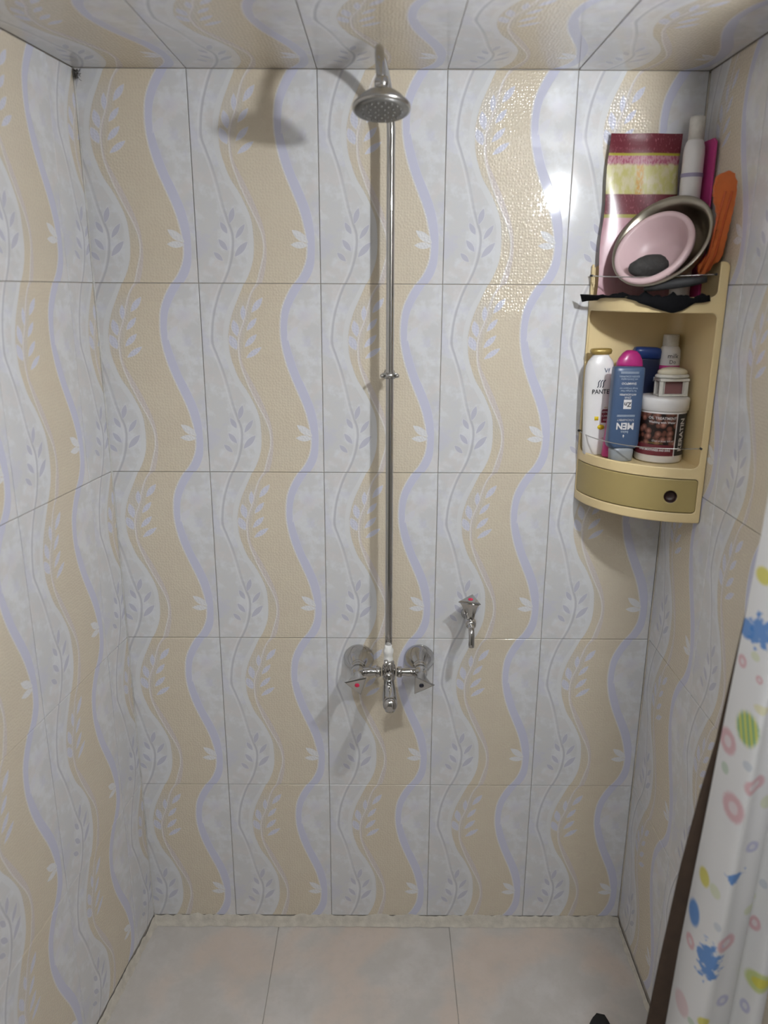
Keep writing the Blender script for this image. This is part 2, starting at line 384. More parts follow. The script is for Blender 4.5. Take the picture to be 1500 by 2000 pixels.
def put_tile(me, M, parent):
    o = bpy.data.objects.new('tile', me); COL.objects.link(o); o.parent = parent
    j = Matrix.Rotation(random.uniform(-.0012, .0012), 4, 'X') @ Matrix.Rotation(random.uniform(-.0012, .0012), 4, 'Y')
    o.matrix_local = M @ Matrix.Translation((0, 0, random.uniform(-.0002, .0002))) @ j
    return o
def slab(name, pts2, M, th=.03, mat=M_GROUT, kind='structure', back=.0022):
    bm = bmesh.new(); n = len(pts2)
    f = [bm.verts.new((x, y, -back)) for x, y in pts2]; b_ = [bm.verts.new((x, y, -back-th)) for x, y in pts2]
    bm.faces.new(f); bm.faces.new(list(reversed(b_)))
    for i in range(n): bm.faces.new((f[i], b_[i], b_[(i+1) % n], f[(i+1) % n]))
    o = mesh_obj(name, bm, mat); bmesh_fix(o); o.matrix_world = M; o['kind'] = kind; return o
def bmesh_fix(o):
    bm = bmesh.new(); bm.from_mesh(o.data); bmesh.ops.recalc_face_normals(bm, faces=bm.faces); bm.to_mesh(o.data); bm.free()

TW, THT = .25, .3966
ZJ = [.0254 + k*THT for k in range(5)] + [2.005]
XL, XR, ZC, SLP = -.2151, 1.002, 2.005, .1223
# back wall : local x = world x, local y = world z, normal -Y
M_BACK = Matrix(((1, 0, 0, 0), (0, 0, -1, 0), (0, 1, 0, 0), (0, 0, 0, 1)))
wb = slab('wall_back', [(-.30, -.02), (1.06, -.02), (1.06, 2.03), (-.30, 2.03)], M_BACK)
cache = {}
for r in range(5):
    z0, z1 = ZJ[r], ZJ[r+1]; h = z1-z0
    for c in range(-1, 4):
        x0, x1 = c*TW, (c+1)*TW
        xa = max(x0, XL+.001) if c == -1 else x0; xb = min(x1, XR-.001)
        key = ('b', c == -1, c == 3, round(h, 4))
        if key not in cache:
            wd = xb-xa; off = xa-x0
            cache[key] = tile_mesh([(0, 0), (wd, 0), (wd, h), (0, h)], lambda x, y, off=off, h=h: ((x+off)/TW, y/h), M_TILE)
        put_tile(cache[key], Matrix.Translation((xa, z0, 0)), wb)
# left wall: local x runs towards the corner (seen from inside), local y = up
d = Vector((SLP, 1, 0)).normalized(); nrm = Vector((1, -SLP, 0)).normalized()
M_LEFT = Matrix(((d.x, 0, nrm.x, XL), (d.y, 0, nrm.y, 0), (0, 1, 0, 0), (0, 0, 0, 1)))
LK = math.hypot(1, SLP)
wl = slab('wall_left', [(-2.62, -.02), (0.0, -.02), (0.0, 2.42), (-2.62, 2.42)], M_LEFT)
PL = .2555*LK; J0 = -.098*LK
cuts = [(0.0, J0, 0.0, .098/.2555)] + [(J0-(k)*PL, J0-(k+1)*PL, 1.0, 0.0) for k in range(5)]
for r in range(5):
    z0, z1 = ZJ[r], ZJ[r+1]; h = z1-z0
    for k, (b1, a1, ub, ua) in enumerate(cuts):
        key = ('l', k == 0, round(h, 4)); wd = b1-a1
        if key not in cache:
            if k == 0: uvf = lambda x, y, h=h: (x/PL, y/h)
            else: uvf = lambda x, y, h=h: (x/PL, y/h)
            cache[key] = tile_mesh([(0, 0), (wd-(.001 if k == 0 else 0), 0), (wd-(.001 if k == 0 else 0), h), (0, h)], uvf, M_TILE)
        put_tile(cache[key], Matrix.Translation((a1, z0, 0)), wl)
# right wall: local x runs away from the corner (towards the camera)
M_RIGHT = Matrix(((0, 0, -1, XR), (-1, 0, 0, 0), (0, 1, 0, 0), (0, 0, 0, 1)))
wr = slab('wall_right', [(0.0, -.02), (2.6, -.02), (2.6, 2.42), (0.0, 2.42)], M_RIGHT)
PR = .2515
for r in range(5):
    z0, z1 = ZJ[r], ZJ[r+1]; h = z1-z0
    for k in range(6):
        key = ('r', round(h, 4))
        if key not in cache: cache[key] = tile_mesh([(0, 0), (PR, 0), (PR, h), (0, h)], lambda x, y, h=h: (x/PR, y/h), M_TILE)
        put_tile(cache[key], Matrix.Translation((k*PR+.001, z0, 0)), wr)
# ceiling: local x = world x, local y = -world y (towards the camera); normal down
M_CEIL = Matrix(((1, 0, 0, 0), (0, -1, 0, 0), (0, 0, -1, ZC), (0, 0, 0, 1)))
ce = slab('ceiling', [(-.40, -.01), (1.03, -.01), (1.03, 1.01), (-.40, 1.01)], M_CEIL)
for r in range(3):
    for c in range(-2, 4):
        poly = [(c*TW, r*.4), ((c+1)*TW, r*.4), ((c+1)*TW, (r+1)*.4), (c*TW, (r+1)*.4)]
        poly = clip(poly, -1, -SLP, -(XL+.001)); poly = clip(poly, 1, 0, XR-.001)
        if r == 0: poly = clip(poly, 0, -1, -.001)
        poly = clip(poly, 0, 1, 1.0)
        if len(poly) < 3: continue
        ar = sum(poly[i][0]*poly[(i+1) % len(poly)][1]-poly[(i+1) % len(poly)][0]*poly[i][1] for i in range(len(poly)))/2
        if ar < .0008: continue
        me = tile_mesh(poly, lambda x, y, c=c, r=r: (x/TW-c, y/.4-r), M_TILE)
        put_tile(me, Matrix(), ce)
# floor: local = world xy, normal up
M_FL = Matrix.Identity(4)
fl = slab('floor', [(-.60, .01), (-.60, -2.62), (1.04, -2.62), (1.04, .01)][::-1], M_FL)
PF = .4455
for r in range(6):
    for c in range(-3, 3):
        x0 = .112+c*PF
        poly = [(x0, -(r+1)*PF), (x0+PF, -(r+1)*PF), (x0+PF, -r*PF), (x0, -r*PF)]
        poly = clip(poly, -1, SLP, -(XL+.001)); poly = clip(poly, 1, 0, XR-.001)
        if r == 0: poly = clip(poly, 0, 1, -.001)
        if len(poly) < 3: continue
        ar = sum(poly[i][0]*poly[(i+1) % len(poly)][1]-poly[(i+1) % len(poly)][0]*poly[i][1] for i in range(len(poly)))/2
        if ar < .0008: continue
        put_tile(tile_mesh(poly, lambda x, y: (x, y), M_FLOOR), Matrix(), fl)
# outer room ceiling and the step in the ceiling, outside the view
bm = bmesh.new(); add_box(bm, (.23, -1.03, 2.2), (1.5, .03, .40))
o = mesh_obj('trim_3', bm, M_PLASTER); o['kind'] = 'structure'
bm = bmesh.new(); add_box(bm, (.23, -1.83, 2.415), (1.5, 1.60, .03))
o = mesh_obj('trim_4', bm, M_PLASTER); o['kind'] = 'structure'

bm = bmesh.new(); add_box(bm, (.25, -2.62, 1.2), (1.7, .03, 2.44))
o = mesh_obj('wall_front', bm, plain('grey_green_plaster', (.20, .20, .18), .8)); o['kind'] = 'structure'
# rough cement fillets along the floor edges
def fillet(name, p, q, w_in, h_up, nseg, side, up=(0, 0, 1), seed=1, amp=.35):
    rnd = random.Random(seed); bm = bmesh.new(); p = Vector(p); q = Vector(q); side = Vector(side); up = Vector(up)
    rows = []
    wi = hi = 1.0
    for i in range(nseg+1):
        t = i/nseg; c = p.lerp(q, t)
        wi = .6*wi + .4*rnd.uniform(1-amp, 1+amp); hi = .6*hi + .4*rnd.uniform(1-amp, 1+amp)
        W_, H_ = w_in*wi, h_up*hi
        pr = [(0, H_), (.12, H_*.97), (.35, .45+.1*rnd.random()), (.7, .2+.1*rnd.random()), (1, .02)]
        row = [bm.verts.new(c + up*H_ + side*0), bm.verts.new(c + up*H_*.95 + side*.0018),
               bm.verts.new(c + up*(H_*.5) + side*W_*.35), bm.verts.new(c + up*(H_*.22+.0006) + side*W_*.7), bm.verts.new(c + up*.0008 + side*W_)]
        rows.append(row)
    for a_, b_ in zip(rows, rows[1:]):
        for k in range(4): bm.faces.new((a_[k], a_[k+1], b_[k+1], b_[k]))
    o = mesh_obj(name, bm, M_CEMENT, smooth=True); bmesh_fix(o); o['kind'] = 'structure'; return o
fillet('baseboard_back', (XL+.002, .0, 0), (XR, .0, 0), .013, .0265, 150, (0, -1, 0), seed=3)
fillet('baseboard_left', (XL, -.001, 0), (XL-SLP*1.3, -1.3, 0), .010, .018, 160, (1, 0, 0), seed=5, amp=.5)
fillet('baseboard_right', (XR, -.001, 0), (XR, -1.3, 0), .007, .010, 150, (-1, 0, 0), seed=8, amp=.5)
# thin corner joints
def bead(name, p, q, r, seed, mat=M_CEMENT):
    rnd = random.Random(seed); bm = bmesh.new(); n = 60; pts = [Vector(p).lerp(Vector(q), i/n) for i in range(n+1)]
    tube(bm, pts, r, 6, radii=[r*rnd.uniform(.6, 1.3) for _ in pts]); o = mesh_obj(name, bm, mat, smooth=True); o['kind'] = 'structure'; return o
bead('trim_1', (XL+.0005, -.0005, .02), (XL+.0005, -.0005, 2.0), .0022, 1, plain('grey_corner_grout', (.56, .55, .53), .9, var=.25))
bead('trim_2', (XR-.0005, -.0005, .02), (XR-.0005, -.0005, 2.0), .0018, 2, M_CEMENT)
# ------------------------------------------------------------------ shower riser rail
R_ = 0.008
sh = empty('shower_riser', (.39, 0, .83), 'tall thin chrome shower riser pipe with bell-shaped shower head at the top', 'shower')
sh_inv = Matrix.Translation((-.39, 0, -.83))
def shp(name, bm, mat, smooth=True, parent=None):
    bmesh.ops.transform(bm, matrix=sh_inv, verts=bm.verts); return mesh_obj(name, bm, mat, parent or sh, smooth)
bm = bmesh.new()
path = [(.3940, -.058, .826), (.3935, -.055, 1.1), (.3925, -.052, 1.43), (.3920, -.05, 1.86)]
fine = []
for a_, b_ in zip(path, path[1:]):
    for i in range(8): fine.append(Vector(a_).lerp(Vector(b_), i/8))
fine += bez((.392, -.05, 1.86), (.394, -.048, 1.955), (.376, -.10, 1.988), (.371, -.175, 1.988), 14)
fine += bez((.371, -.175, 1.988), (.370, -.232, 1.988), (.372, -.262, 1.955), (.3745, -.264, 1.922), 10)[1:]
tube(bm, fine, R_, 16); shp('pipe', bm, M_CHROME)
hz = Vector((0, -.22, -.975)).normalized()     # the way the head faces
HC = Vector((.375, -.272, 1.882))              # rim centre
Mh = Matrix.Translation(HC) @ align(-hz)
bm = bmesh.new(); lathe(bm, [(.004, .048), (.0105, .047), (.0120, .042), (.0120, .034), (.0095, .031), (.012, .028), (.012, .025)], 20, Mh)
shp('swivel_nut', bm, M_CHROME)
bm = bmesh.new(); lathe(bm, [(.010, .0275), (.018, .0255), (.028, .021), (.035, .0155), (.040, .0095), (.0455, .005), (.0475, .0025), (.0475, -.001), (.046, -.003)], 40, Mh)
hd = shp('shower_head', bm, M_CHROME_DULL)
bm = bmesh.new(); lathe(bm, [(.0455, -.0028), (.030, -.0052), (.012, -.0062), (.001, -.0064)], 32, Mh)
for k in range(3):
    for q in range(6+6*k):
        a_ = 2*PI*q/(6+6*k); rr = .010+.011*k
        lathe(bm, [(.0016, -.0045), (.0014, -.0078), (.0005, -.0082)], 6, Mh @ Matrix.Translation((rr*math.cos(a_), rr*math.sin(a_), 0)))
sp_ = shp('spray_plate', bm, plain('grey_spray_plate', (.16, .155, .145), .4, .4)); 
# wall clamp
bm = bmesh.new(); lathe(bm, [(.0095, -.006), (.0115, -.006), (.0115, .006), (.0095, .006)], 20, Matrix.Translation((.3925, -.052, 1.432)))
add_box(bm, (.3925, -.052, 1.432), (.030, .006, .010), bev=.001)
tube(bm, [(.3925, -.045, 1.432), (.3925, -.003, 1.432)], .0035, 8)
lathe(bm, [(.011, 0), (.011, .003), (.006, .005)], 16, Matrix.Translation((.3925, -.001, 1.432)) @ align((0, -1, 0)))
cl = shp('wall_clamp', bm, M_CHROME_DULL)
for s_ in (-1, 1):
    bm = bmesh.new(); lathe(bm, [(.0015, 0), (.0042, .001), (.0042, .005), (.001, .0065)], 10, Matrix.Translation((.3925+s_*.0155, -.055, 1.432)) @ align((0, -1, 0)))
    shp('screw', bm, M_CHROME, parent=cl)

# ------------------------------------------------------------------ mixer tap
mx = empty('shower_mixer', (.395, 0, .768), 'two-handle chrome wall mixer with short spout, joined to the bottom of the riser pipe', 'tap')
def mxp(name, bm, mat, smooth=True, parent=None, origin=(.395, 0, .768)):
    bmesh.ops.transform(bm, matrix=Matrix.Translation((-origin[0], -origin[1], -origin[2])), verts=bm.verts)
    return mesh_obj(name, bm, mat, parent or mx, smooth)
def tri_handle(bm, Mx, rad=.024, depth=.030, seg=48, rot=0.):
    rings = []
    prof = [(.0, .010, 0), (.10, .0115, .15), (.35, .0145, .5), (.7, .0195, .85), (.88, .0235, 1), (.97, rad, 1), (1.0, rad*.96, 1), (1.03, rad*.82, 1)]
    for f_, r_, tri in prof:
        rg = []
        for k in range(seg):
            a_ = 2*PI*k/seg; q = math.cos(3*(a_-rot)/1.0)
            cc = ((a_-rot) % (2*PI/3)) - PI/3
            tr = math.cos(PI/3)/math.cos(abs(cc) if abs(cc) < PI/3 else PI/3)   # flat-sided triangle, corner =1
            tr = .5/math.cos(PI/3-abs(cc)) if False else (.5/math.cos(cc))
            rr = r_*((1-tri) + tri*(tr*.97+.03))
            rg.append(bm.verts.new(Mx @ Vector((rr*math.cos(a_), rr*math.sin(a_), f_*depth))))
        rings.append(rg)
    for a_, b_ in zip(rings, rings[1:]):
        for k in range(seg): bm.faces.new((a_[k], a_[(k+1) % seg], b_[(k+1) % seg], b_[k]))
    bm.faces.new(rings[-1]); bm.faces.new(list(reversed(rings[0])))
for X, rot_, dotm in ((.3245, math.radians(-75), M_REDDOT), (.4665, math.radians(0), M_BLACKDOT)):
    A = Matrix.Translation((X, -.0003, .768)) @ align((0, -1, 0), (1, 0, 0))
    bm = bmesh.new(); lathe(bm, [(.0355, 0), (.0355, .002), (.034, .006), (.028, .018), (.021, .031), (.0165, .040), (.0150, .043)], 48, A, cap=True)
    fx = mxp('flange', bm, M_CHROME, True)
    bm = bmesh.new(); lathe(bm, [(.0135, .038), (.0165, .040), (.0165, .046), (.0135, .048), (.0135, .058), (.0150, .060), (.0150, .078), (.0105, .084), (.0095, .092)], 20, A)
    mxp('valve_body', bm, M_CHROME)
    bm = bmesh.new(); down = Vector((0, -1, -.22)).normalized()
    H = Matrix.Translation((X, -.086, .770)) @ align(down, (1, 0, 0))
    # local x = +X, local y = z cross x -> points up or down; flip angle when it points down
    sgn = 1 if (H.to_3x3() @ Vector((0, 1, 0))).z > 0 else -1
    tri_handle(bm, H, rad=.030, depth=.034, rot=rot_*sgn)
    h_ = mxp('handle', bm, M_CHROME, False)
    bm = bmesh.new(); lathe(bm, [(.0052, .0), (.0052, .0012), (.0045, .0018), (.001, .002)], 16, H @ Matrix.Translation((0, 0, .0348)))
    d_ = mxp('temperature_dot', bm, dotm, parent=h_); d_['label'] = 'red marker dot' if dotm is M_REDDOT else 'black marker dot'
bm = bmesh.new(); tube(bm, [(.330, -.068, .768), (.352, -.068, .768), (.362, -.068, .768), (.372, -.068, .768)], .009, 18, radii=[.010, .0105, .0085, .0095]); mxp('crossbar', bm, M_CHROME)
bm = bmesh.new(); tube(bm, [(.461, -.068, .768), (.440, -.068, .768), (.428, -.068, .768), (.418, -.068, .768)], .009, 18, radii=[.010, .0105, .0085, .0095])
mxp('crossbar', bm, M_CHROME)
bm = bmesh.new(); lathe(bm, [(.006, -.020), (.0135, -.018), (.0155, -.008), (.0155, .010), (.0135, .017), (.0115, .019), (.0115, .026), (.006, .028)], 24, Matrix.Translation((.395, -.068, .768)))
tube(bm, [(.366, -.068, .768), (.373, -.068, .768), (.378, -.068, .768)], .012, 18, radii=[.0125, .0125, .010])
tube(bm, [(.424, -.068, .768), (.417, -.068, .768), (.412, -.068, .768)], .012, 18, radii=[.0125, .0125, .010])
mxp('centre_body', bm, M_CHROME)
bm = bmesh.new(); lathe(bm, [(.009, .018), (.011, .020), (.011, .030), (.0095, .034), (.0100, .040), (.0115, .044), (.0115, .052), (.0085, .057), (.0083, .064)], 18, Matrix.Translation((.3935, -.060, .768)))
nt = mxp('joint_seal', bm, M_TAPE); nt['label'] = 'white tape-wrapped pipe joint'
bm = bmesh.new(); pts = bez((.395, -.072, .758), (.395, -.100, .757), (.396, -.13, .745), (.397, -.168, .742), 14)
tube(bm, pts, .012, 20, radii=[.0125, .0120, .0118, .0118, .0120, .0124, .0130, .0136, .0142, .0148, .0153, .0157, .0158, .0150, .0120])
lathe(bm, [(.0158, 0), (.0155, .006), (.013, .011), (.007, .0145), (.001, .0155)], 20, Matrix.Translation((.397, -.164, .742)) @ align((0, -1, -.1)))
lathe(bm, [(.010, -.0), (.011, .004), (.011, .018)], 16, Matrix.Translation((.397, -.160, .742)) @ align((0, 0, -1)))
mxp('spout', bm, M_CHROME)
bm = bmesh.new(); lathe(bm, [(.0065, 0), (.0065, .016), (.0085, .018), (.0105, .022), (.0108, .030), (.0095, .034), (.0085, .0345), (.0075, .033), (.001, .033)], 24, Matrix.Translation((.395, -.078, .772)) @ align((0, -1, .12)))
mxp('diverter_knob', bm, M_CHROME)
bm = bmesh.new(); tube(bm, [(.391, -.082, .776), (.390, -.090, .790), (.388, -.092, .808)], .005, 12, radii=[.0065, .0060, .0050]); mxp('diverter_lever', bm, M_CHROME)

# ------------------------------------------------------------------ small wall tap
tp = empty('wall_tap', (.577, 0, .885), 'small single chrome wall tap with red dot, right of the mixer', 'tap')
TO = (.577, 0, .885)
tpp = lambda n, bm, mt, sm=True, par=None: mxp(n, bm, mt, sm, par or tp, TO)
bm = bmesh.new(); lathe(bm, [(.016, 0), (.016, .002), (.011, .006), (.0095, .009), (.0095, .04), (.012, .044), (.013, .058), (.011, .070), (.006, .074)], 20, Matrix.Translation((.577, -.0005, .885)) @ align((0, -1, 0)))
tpp('tap_body', bm, M_CHROME)
bm = bmesh.new(); up = Vector((-.02, -.10, .99)).normalized()
lathe(bm, [(.010, -.008), (.0105, .004), (.0085, .008), (.0085, .016), (.0068, .019)], 18, Matrix.Translation((.576, -.055, .885)) @ align(up)); tpp('valve_stem', bm, M_CHROME)
bm = bmesh.new(); Hm = Matrix.Translation(Vector((.576, -.055, .885)) + up*.012) @ align(up, (1, 0, 0)); tri_handle(bm, Hm, rad=.029, depth=.045, rot=math.radians(75)); hh = tpp('handle', bm, M_CHROME, False)
bm = bmesh.new(); lathe(bm, [(.0055, 0), (.0055, .0012), (.001, .002)], 16, Hm @ Matrix.Translation((0, 0, .0461))); tag(tpp('temperature_dot', bm, M_REDDOT, par=hh), label='red marker dot')
bm = bmesh.new(); tube(bm, bez((.576, -.062, .884), (.576, -.092, .886), (.576, -.096, .876), (.576, -.097, .845), 12), .0065, 14, radii=[.0085, .008, .0075, .007, .0068, .0066, .0065, .0065, .0065, .0065, .0065, .0067, .0067]); tpp('spout', bm, M_CHROME)

# ------------------------------------------------------------------ corner caddy
KX, KR, CZ0, CZ1 = 1.0005, .1985, 1.163, 1.652
cad = empty('corner_caddy', (KX, -.0005, CZ0), 'cream plastic corner caddy with open shelves and small olive drawer', 'shelf')
def cp(r, th, z):     # polar -> caddy local; th from the back wall round to the right wall
    return Vector((-r*math.cos(th), -r*math.sin(th), z-CZ0))
def rr_sd(x, y, cx, cy, hx, hy, r):
    qx, qy = abs(x-cx)-hx+r, abs(y-cy)-hy+r
    return math.hypot(max(qx, 0), max(qy, 0)) + min(max(qx, qy), 0) - r
def shell(name, sdf, a0, a1, z0, z1, rad, th, mat, na, nz, parent=cad):
    """curved front panel: keeps cells where sdf(arc, z) < 0; boundary snapped to the outline"""
    bm = bmesh.new(); V = {}; da = (a1-a0)/na; dz = (z1-z0)/nz
    keep = [(i, j) for i in range(na) for j in range(nz) if sdf(a0+(i+.5)*da, z0+(j+.5)*dz) < 0]
    def vert(i, j):
        if (i, j) not in V:
            x, y = a0+i*da, z0+j*dz
            s_ = sdf(x, y)
            if abs(s_) < max(da, dz)*1.2:
                for _ in range(2):
                    s_ = sdf(x, y); e = 1e-4
                    gx = (sdf(x+e, y)-sdf(x-e, y))/(2*e); gy = (sdf(x, y+e)-sdf(x, y-e))/(2*e); l = gx*gx+gy*gy
                    if l > .1: x -= s_*gx/l; y -= s_*gy/l
            V[(i, j)] = bm.verts.new(cp(rad, x/rad, y))
        return V[(i, j)]
    kd = set(keep)
    bnd = set()
    for i, j in keep:
        for di, dj, c in ((1, 0, ((i+1, j), (i+1, j+1))), (-1, 0, ((i, j), (i, j+1))), (0, 1, ((i, j+1), (i+1, j+1))), (0, -1, ((i, j), (i+1, j)))):
            if (i+di, j+dj) not in kd: bnd.update(c)
    def vert2(i, j):
        if (i, j) in V: return V[(i, j)]
        if (i, j) in bnd: return vert(i, j)
        V[(i, j)] = bm.verts.new(cp(rad, (a0+i*da)/rad, z0+j*dz)); return V[(i, j)]
    for i, j in keep: bm.faces.new((vert2(i, j), vert2(i+1, j), vert2(i+1, j+1), vert2(i, j+1)))
    o = mesh_obj(name, bm, mat, parent, True)
    md = o.modifiers.new('s', 'SOLIDIFY'); md.thickness = th; md.offset = 1
    # outward normal check
    if o.data.polygons and (o.data.polygons[0].normal.dot(cp(1, a0/rad+.1, CZ0)) > 0): md.offset = -1
    return o
ARC = KR*PI/2
def frame_sdf(x, z):
    outer = rr_sd(x, z, ARC/2, (CZ0+CZ1)/2, ARC/2-.0005, (CZ1-CZ0)/2, .004)
    # rounded top corners and the open top
    win = rr_sd(x, z, (.007+ARC-.013)/2, (1.272+1.562)/2, (ARC-.020)/2, (1.562-1.272)/2, .012)
    top = rr_sd(x, z, (.009+ARC-.017)/2, 1.72, (ARC-.026)/2, .130, .012)
    drw = rr_sd(x, z, (.006+ARC-.010)/2, 1.2165, (ARC-.017)/2, .0345, .008)
    cl_ = rr_sd(x, z, ARC/2, 1.30, ARC/2, CZ1-1.30, .012)
    return max(outer, cl_ if z > 1.6 else -1, -win, -top, -drw)
shell('front_frame', frame_sdf, 0, ARC, CZ0, CZ1, KR, .004, M_CREAM, 150, 240)
def drawer_sdf(x, z):
    d1 = rr_sd(x, z, (.006+ARC-.010)/2, 1.2165, (ARC-.017)/2-.0016, .0329, .007)
    return max(d1, .0125-math.hypot(x-(ARC-.060), z-1.214))
dr = shell('drawer', drawer_sdf, .004, ARC-.006, 1.178, 1.256, KR-.0005, .003, M_OLIVE, 150, 42)
dr['label'] = 'darker olive drawer front'
bm = bmesh.new(); th_ = (ARC-.060)/KR; P0 = cp(KR-.009, th_, 1.214); nn = cp(1, th_, CZ0).normalized()
lathe(bm, [(.0135, -.004), (.0135, .0075), (.0122, .0075), (.0112, .001), (.006, -.002), (.0005, -.0025)], 20, Matrix.Translation(P0) @ align(nn)); k_ = mesh_obj('finger_hole', bm, M_DARK, dr, True); k_['label'] = 'round dark finger hole'
for nm, f_ in (('side_panel', 0), ('side_panel', 1)):
    bm = bmesh.new(); pts = []
    prof = [(0, CZ0), (KR-.001, CZ0), (KR-.001, CZ1-.02), (KR-.006, CZ1-.006), (KR-.018, CZ1), (0, CZ1)]
    A_ = []; B_ = []
    for r_, z_ in prof:
        if f_ == 0: A_.append(bm.verts.new((-r_, -.0005, z_-CZ0))); B_.append(bm.verts.new((-r_, -.0035, z_-CZ0)))
        else: A_.append(bm.verts.new((-.0005, -r_, z_-CZ0))); B_.append(bm.verts.new((-.0035, -r_, z_-CZ0)))
    n = len(prof); bm.faces.new(A_); bm.faces.new(B_[::-1])
    for i in range(n): bm.faces.new((A_[i], B_[i], B_[(i+1) % n], A_[(i+1) % n]))
    bmesh.ops.recalc_face_normals(bm, faces=bm.faces)
    mesh_obj(nm, bm, M_CREAM, cad)
def qboard(name, z0, z1, mat=M_CREAM, rad=KR-.003):
    bm = bmesh.new(); n = 28; t = []; b_ = []
    pts = [Vector((-.003, -.003, 0))] + [Vector((-rad*math.cos(PI/2*i/n)-(.0 if i < n else .003), -rad*math.sin(PI/2*i/n)-(.003 if i == 0 else 0), 0)) for i in range(n+1)]
    for p_ in pts: t.append(bm.verts.new((p_.x, p_.y, z1-CZ0))); b_.append(bm.verts.new((p_.x, p_.y, z0-CZ0)))
    bm.faces.new(t); bm.faces.new(b_[::-1]); m_ = len(pts)
    for i in range(m_): bm.faces.new((t[i], b_[i], b_[(i+1) % m_], t[(i+1) % m_]))
    bmesh.ops.recalc_face_normals(bm, faces=bm.faces); return mesh_obj(name, bm, mat, cad)
LS, TS = 1.2675, 1.583        # shelf tops
qboard('shelf', LS-.004, LS); qboard('shelf', TS-.004, TS); qboard('bottom_board', CZ0, CZ0+.004)
bm = bmesh.new(); lathe(bm, [(.016, 0), (.016, .30)], 10, Matrix.Translation((-.0035, -.0035, 1.27-CZ0)))
# coved inner corner: keep only a concave quarter -> build directly
bm.free(); bm = bmesh.new(); rows = []
for z_ in (LS, 1.562):
    rows.append([bm.verts.new((-.0035-.03+.03*math.cos(a_), -.0035-.03+.03*math.sin(a_), z_-CZ0)) for a_ in [PI/2*i/8 for i in range(9)]])
for i in range(8): bm.faces.new((rows[0][i], rows[0][i+1], rows[1][i+1], rows[1][i]))
mesh_obj('corner_cove', bm, M_CREAM, cad, True)
for z_, a0, a1, bul in ((1.312, .03, 1.50, .004), (1.630, .05, 1.45, .002)):
    bm = bmesh.new(); n = 28
    pts = [cp(KR+.001+bul*math.sin(PI*i/n), a0+(a1-a0)*i/n, z_ - .004*math.sin(PI*i/n)) for i in range(n+1)]
    pts = [cp(KR-.008, a0-.005, z_)] + pts + [cp(KR-.008, a1+.005, z_)]
    tube(bm, pts, .0011, 8); wr_ = mesh_obj('wire_rail', bm, M_CHROME, cad, True); wr_['label'] = 'thin bowed metal guard wire'
    for p_ in (pts[1], pts[-2]):
        bm = bmesh.new(); lathe(bm, [(.0005, -.004), (.0022, -.003), (.0022, .003), (.0005, .004)], 8, Matrix.Translation(p_) @ align(Vector((p_.x, p_.y, 0))))
        mesh_obj('wire_end', bm, M_BLACK, wr_, True)

# ------------------------------------------------------------------ bottles on the lower shelf
def supersec(w_, d_, n=36, e=2.6):
    out = []
    for k in range(n):
        a_ = 2*PI*k/n; c_, s_ = math.cos(a_), math.sin(a_)
        out.append((w_/2*math.copysign(abs(c_)**(2/e), c_), d_/2*math.copysign(abs(s_)**(2/e), s_)))
    return out
def loft(bm, secs, e=2.6, n=36):
    """secs: (z, w, d)"""
    rings = [[bm.verts.new((x, y, z)) for x, y in supersec(w_, d_, n, e)] for z, w_, d_ in secs]
    for a_, b_ in zip(rings, rings[1:]):
        for k in range(n): bm.faces.new((a_[k], a_[(k+1) % n], b_[(k+1) % n], b_[k]))
    bm.faces.new(rings[0][::-1]); bm.faces.new(rings[-1])
Z0 = LS+.0004
def pl(x, y, s_=0): return Matrix.Translation((x, y, s_)) @ FRONT

# white shampoo bottle
b1 = empty('shampoo_bottle', (.8300, -.0375, Z0), 'white oval shampoo bottle with gold cap at the left end of the lower shelf', 'bottle', rot=(0, math.radians(-1.2), 0))
bm = bmesh.new(); loft(bm, [(0, .048, .026), (.002, .052, .030), (.03, .056, .033), (.10, .060, .035), (.16, .0605, .035), (.183, .058, .033), (.194, .050, .029), (.203, .036, .024), (.208, .030, .022)]); mesh_obj('body', bm, M_WHITE, b1, True)
bm = bmesh.new(); loft(bm, [(.207, .030, .022), (.209, .042, .026), (.215, .045, .027), (.219, .040, .024), (.220, .030, .018)]); tag(mesh_obj('cap', bm, M_GOLD, b1, True), label='gold cap')
text_obj('lettering', 'PANTENE', .0128, pl(.0065, -.0180, .133), M_BLACK, b1, sx=.9, bold=.0002, label='black brand lettering')
bm = bmesh.new()
for i in range(3): tube(bm, bez((-.002+.005*i-.006, -.0181, .142), (.003+.005*i-.006, -.0181, .147), (-.004+.005*i-.006, -.0181, .152), (.004+.005*i-.006, -.0181, .157), 8), .0009, 5)
mesh_obj('emblem', bm, M_NAVYD, b1, True)
text_obj('lettering', 'Vf', .013, pl(.010, -.0175, .176), M_NAVY, b1)
bm = bmesh.new(); add_box(bm, (.015, -.0158, .083), (.022, .003, .028)); tag(mesh_obj('label_patch', bm, M_MAROON, b1), label='dark red printed patch')
for k in range(3): text_obj('lettering', ['REPAIR', 'CARE', '400'][k], .006, pl(.012, -.0178, .091-.008*k), M_PALE, b1)
bm = bmesh.new(); lathe(bm, [(.0065, 0), (.0065, .001), (.001, .0012)], 16, Matrix.Translation((.004, -.0172, .060)) @ align((0, -1, 0)), sx=1.1, sy=.8)
lathe(bm, [(.0035, 0), (.0035, .0018), (.001, .0022)], 12, Matrix.Translation((.004, -.0172, .060)) @ align((0, -1, 0)))
add_box(bm, (-.006, -.0165, .078), (.008, .002, .008)); mesh_obj('pill_print', bm, M_YELLOW, b1, True)
text_obj('lettering', 'SHAMPOO', .0055, pl(.010, -.0172, .100), M_GOLD, b1); text_obj('lettering', '200 ml', .005, pl(.011, -.0164, .036), M_RED, b1)

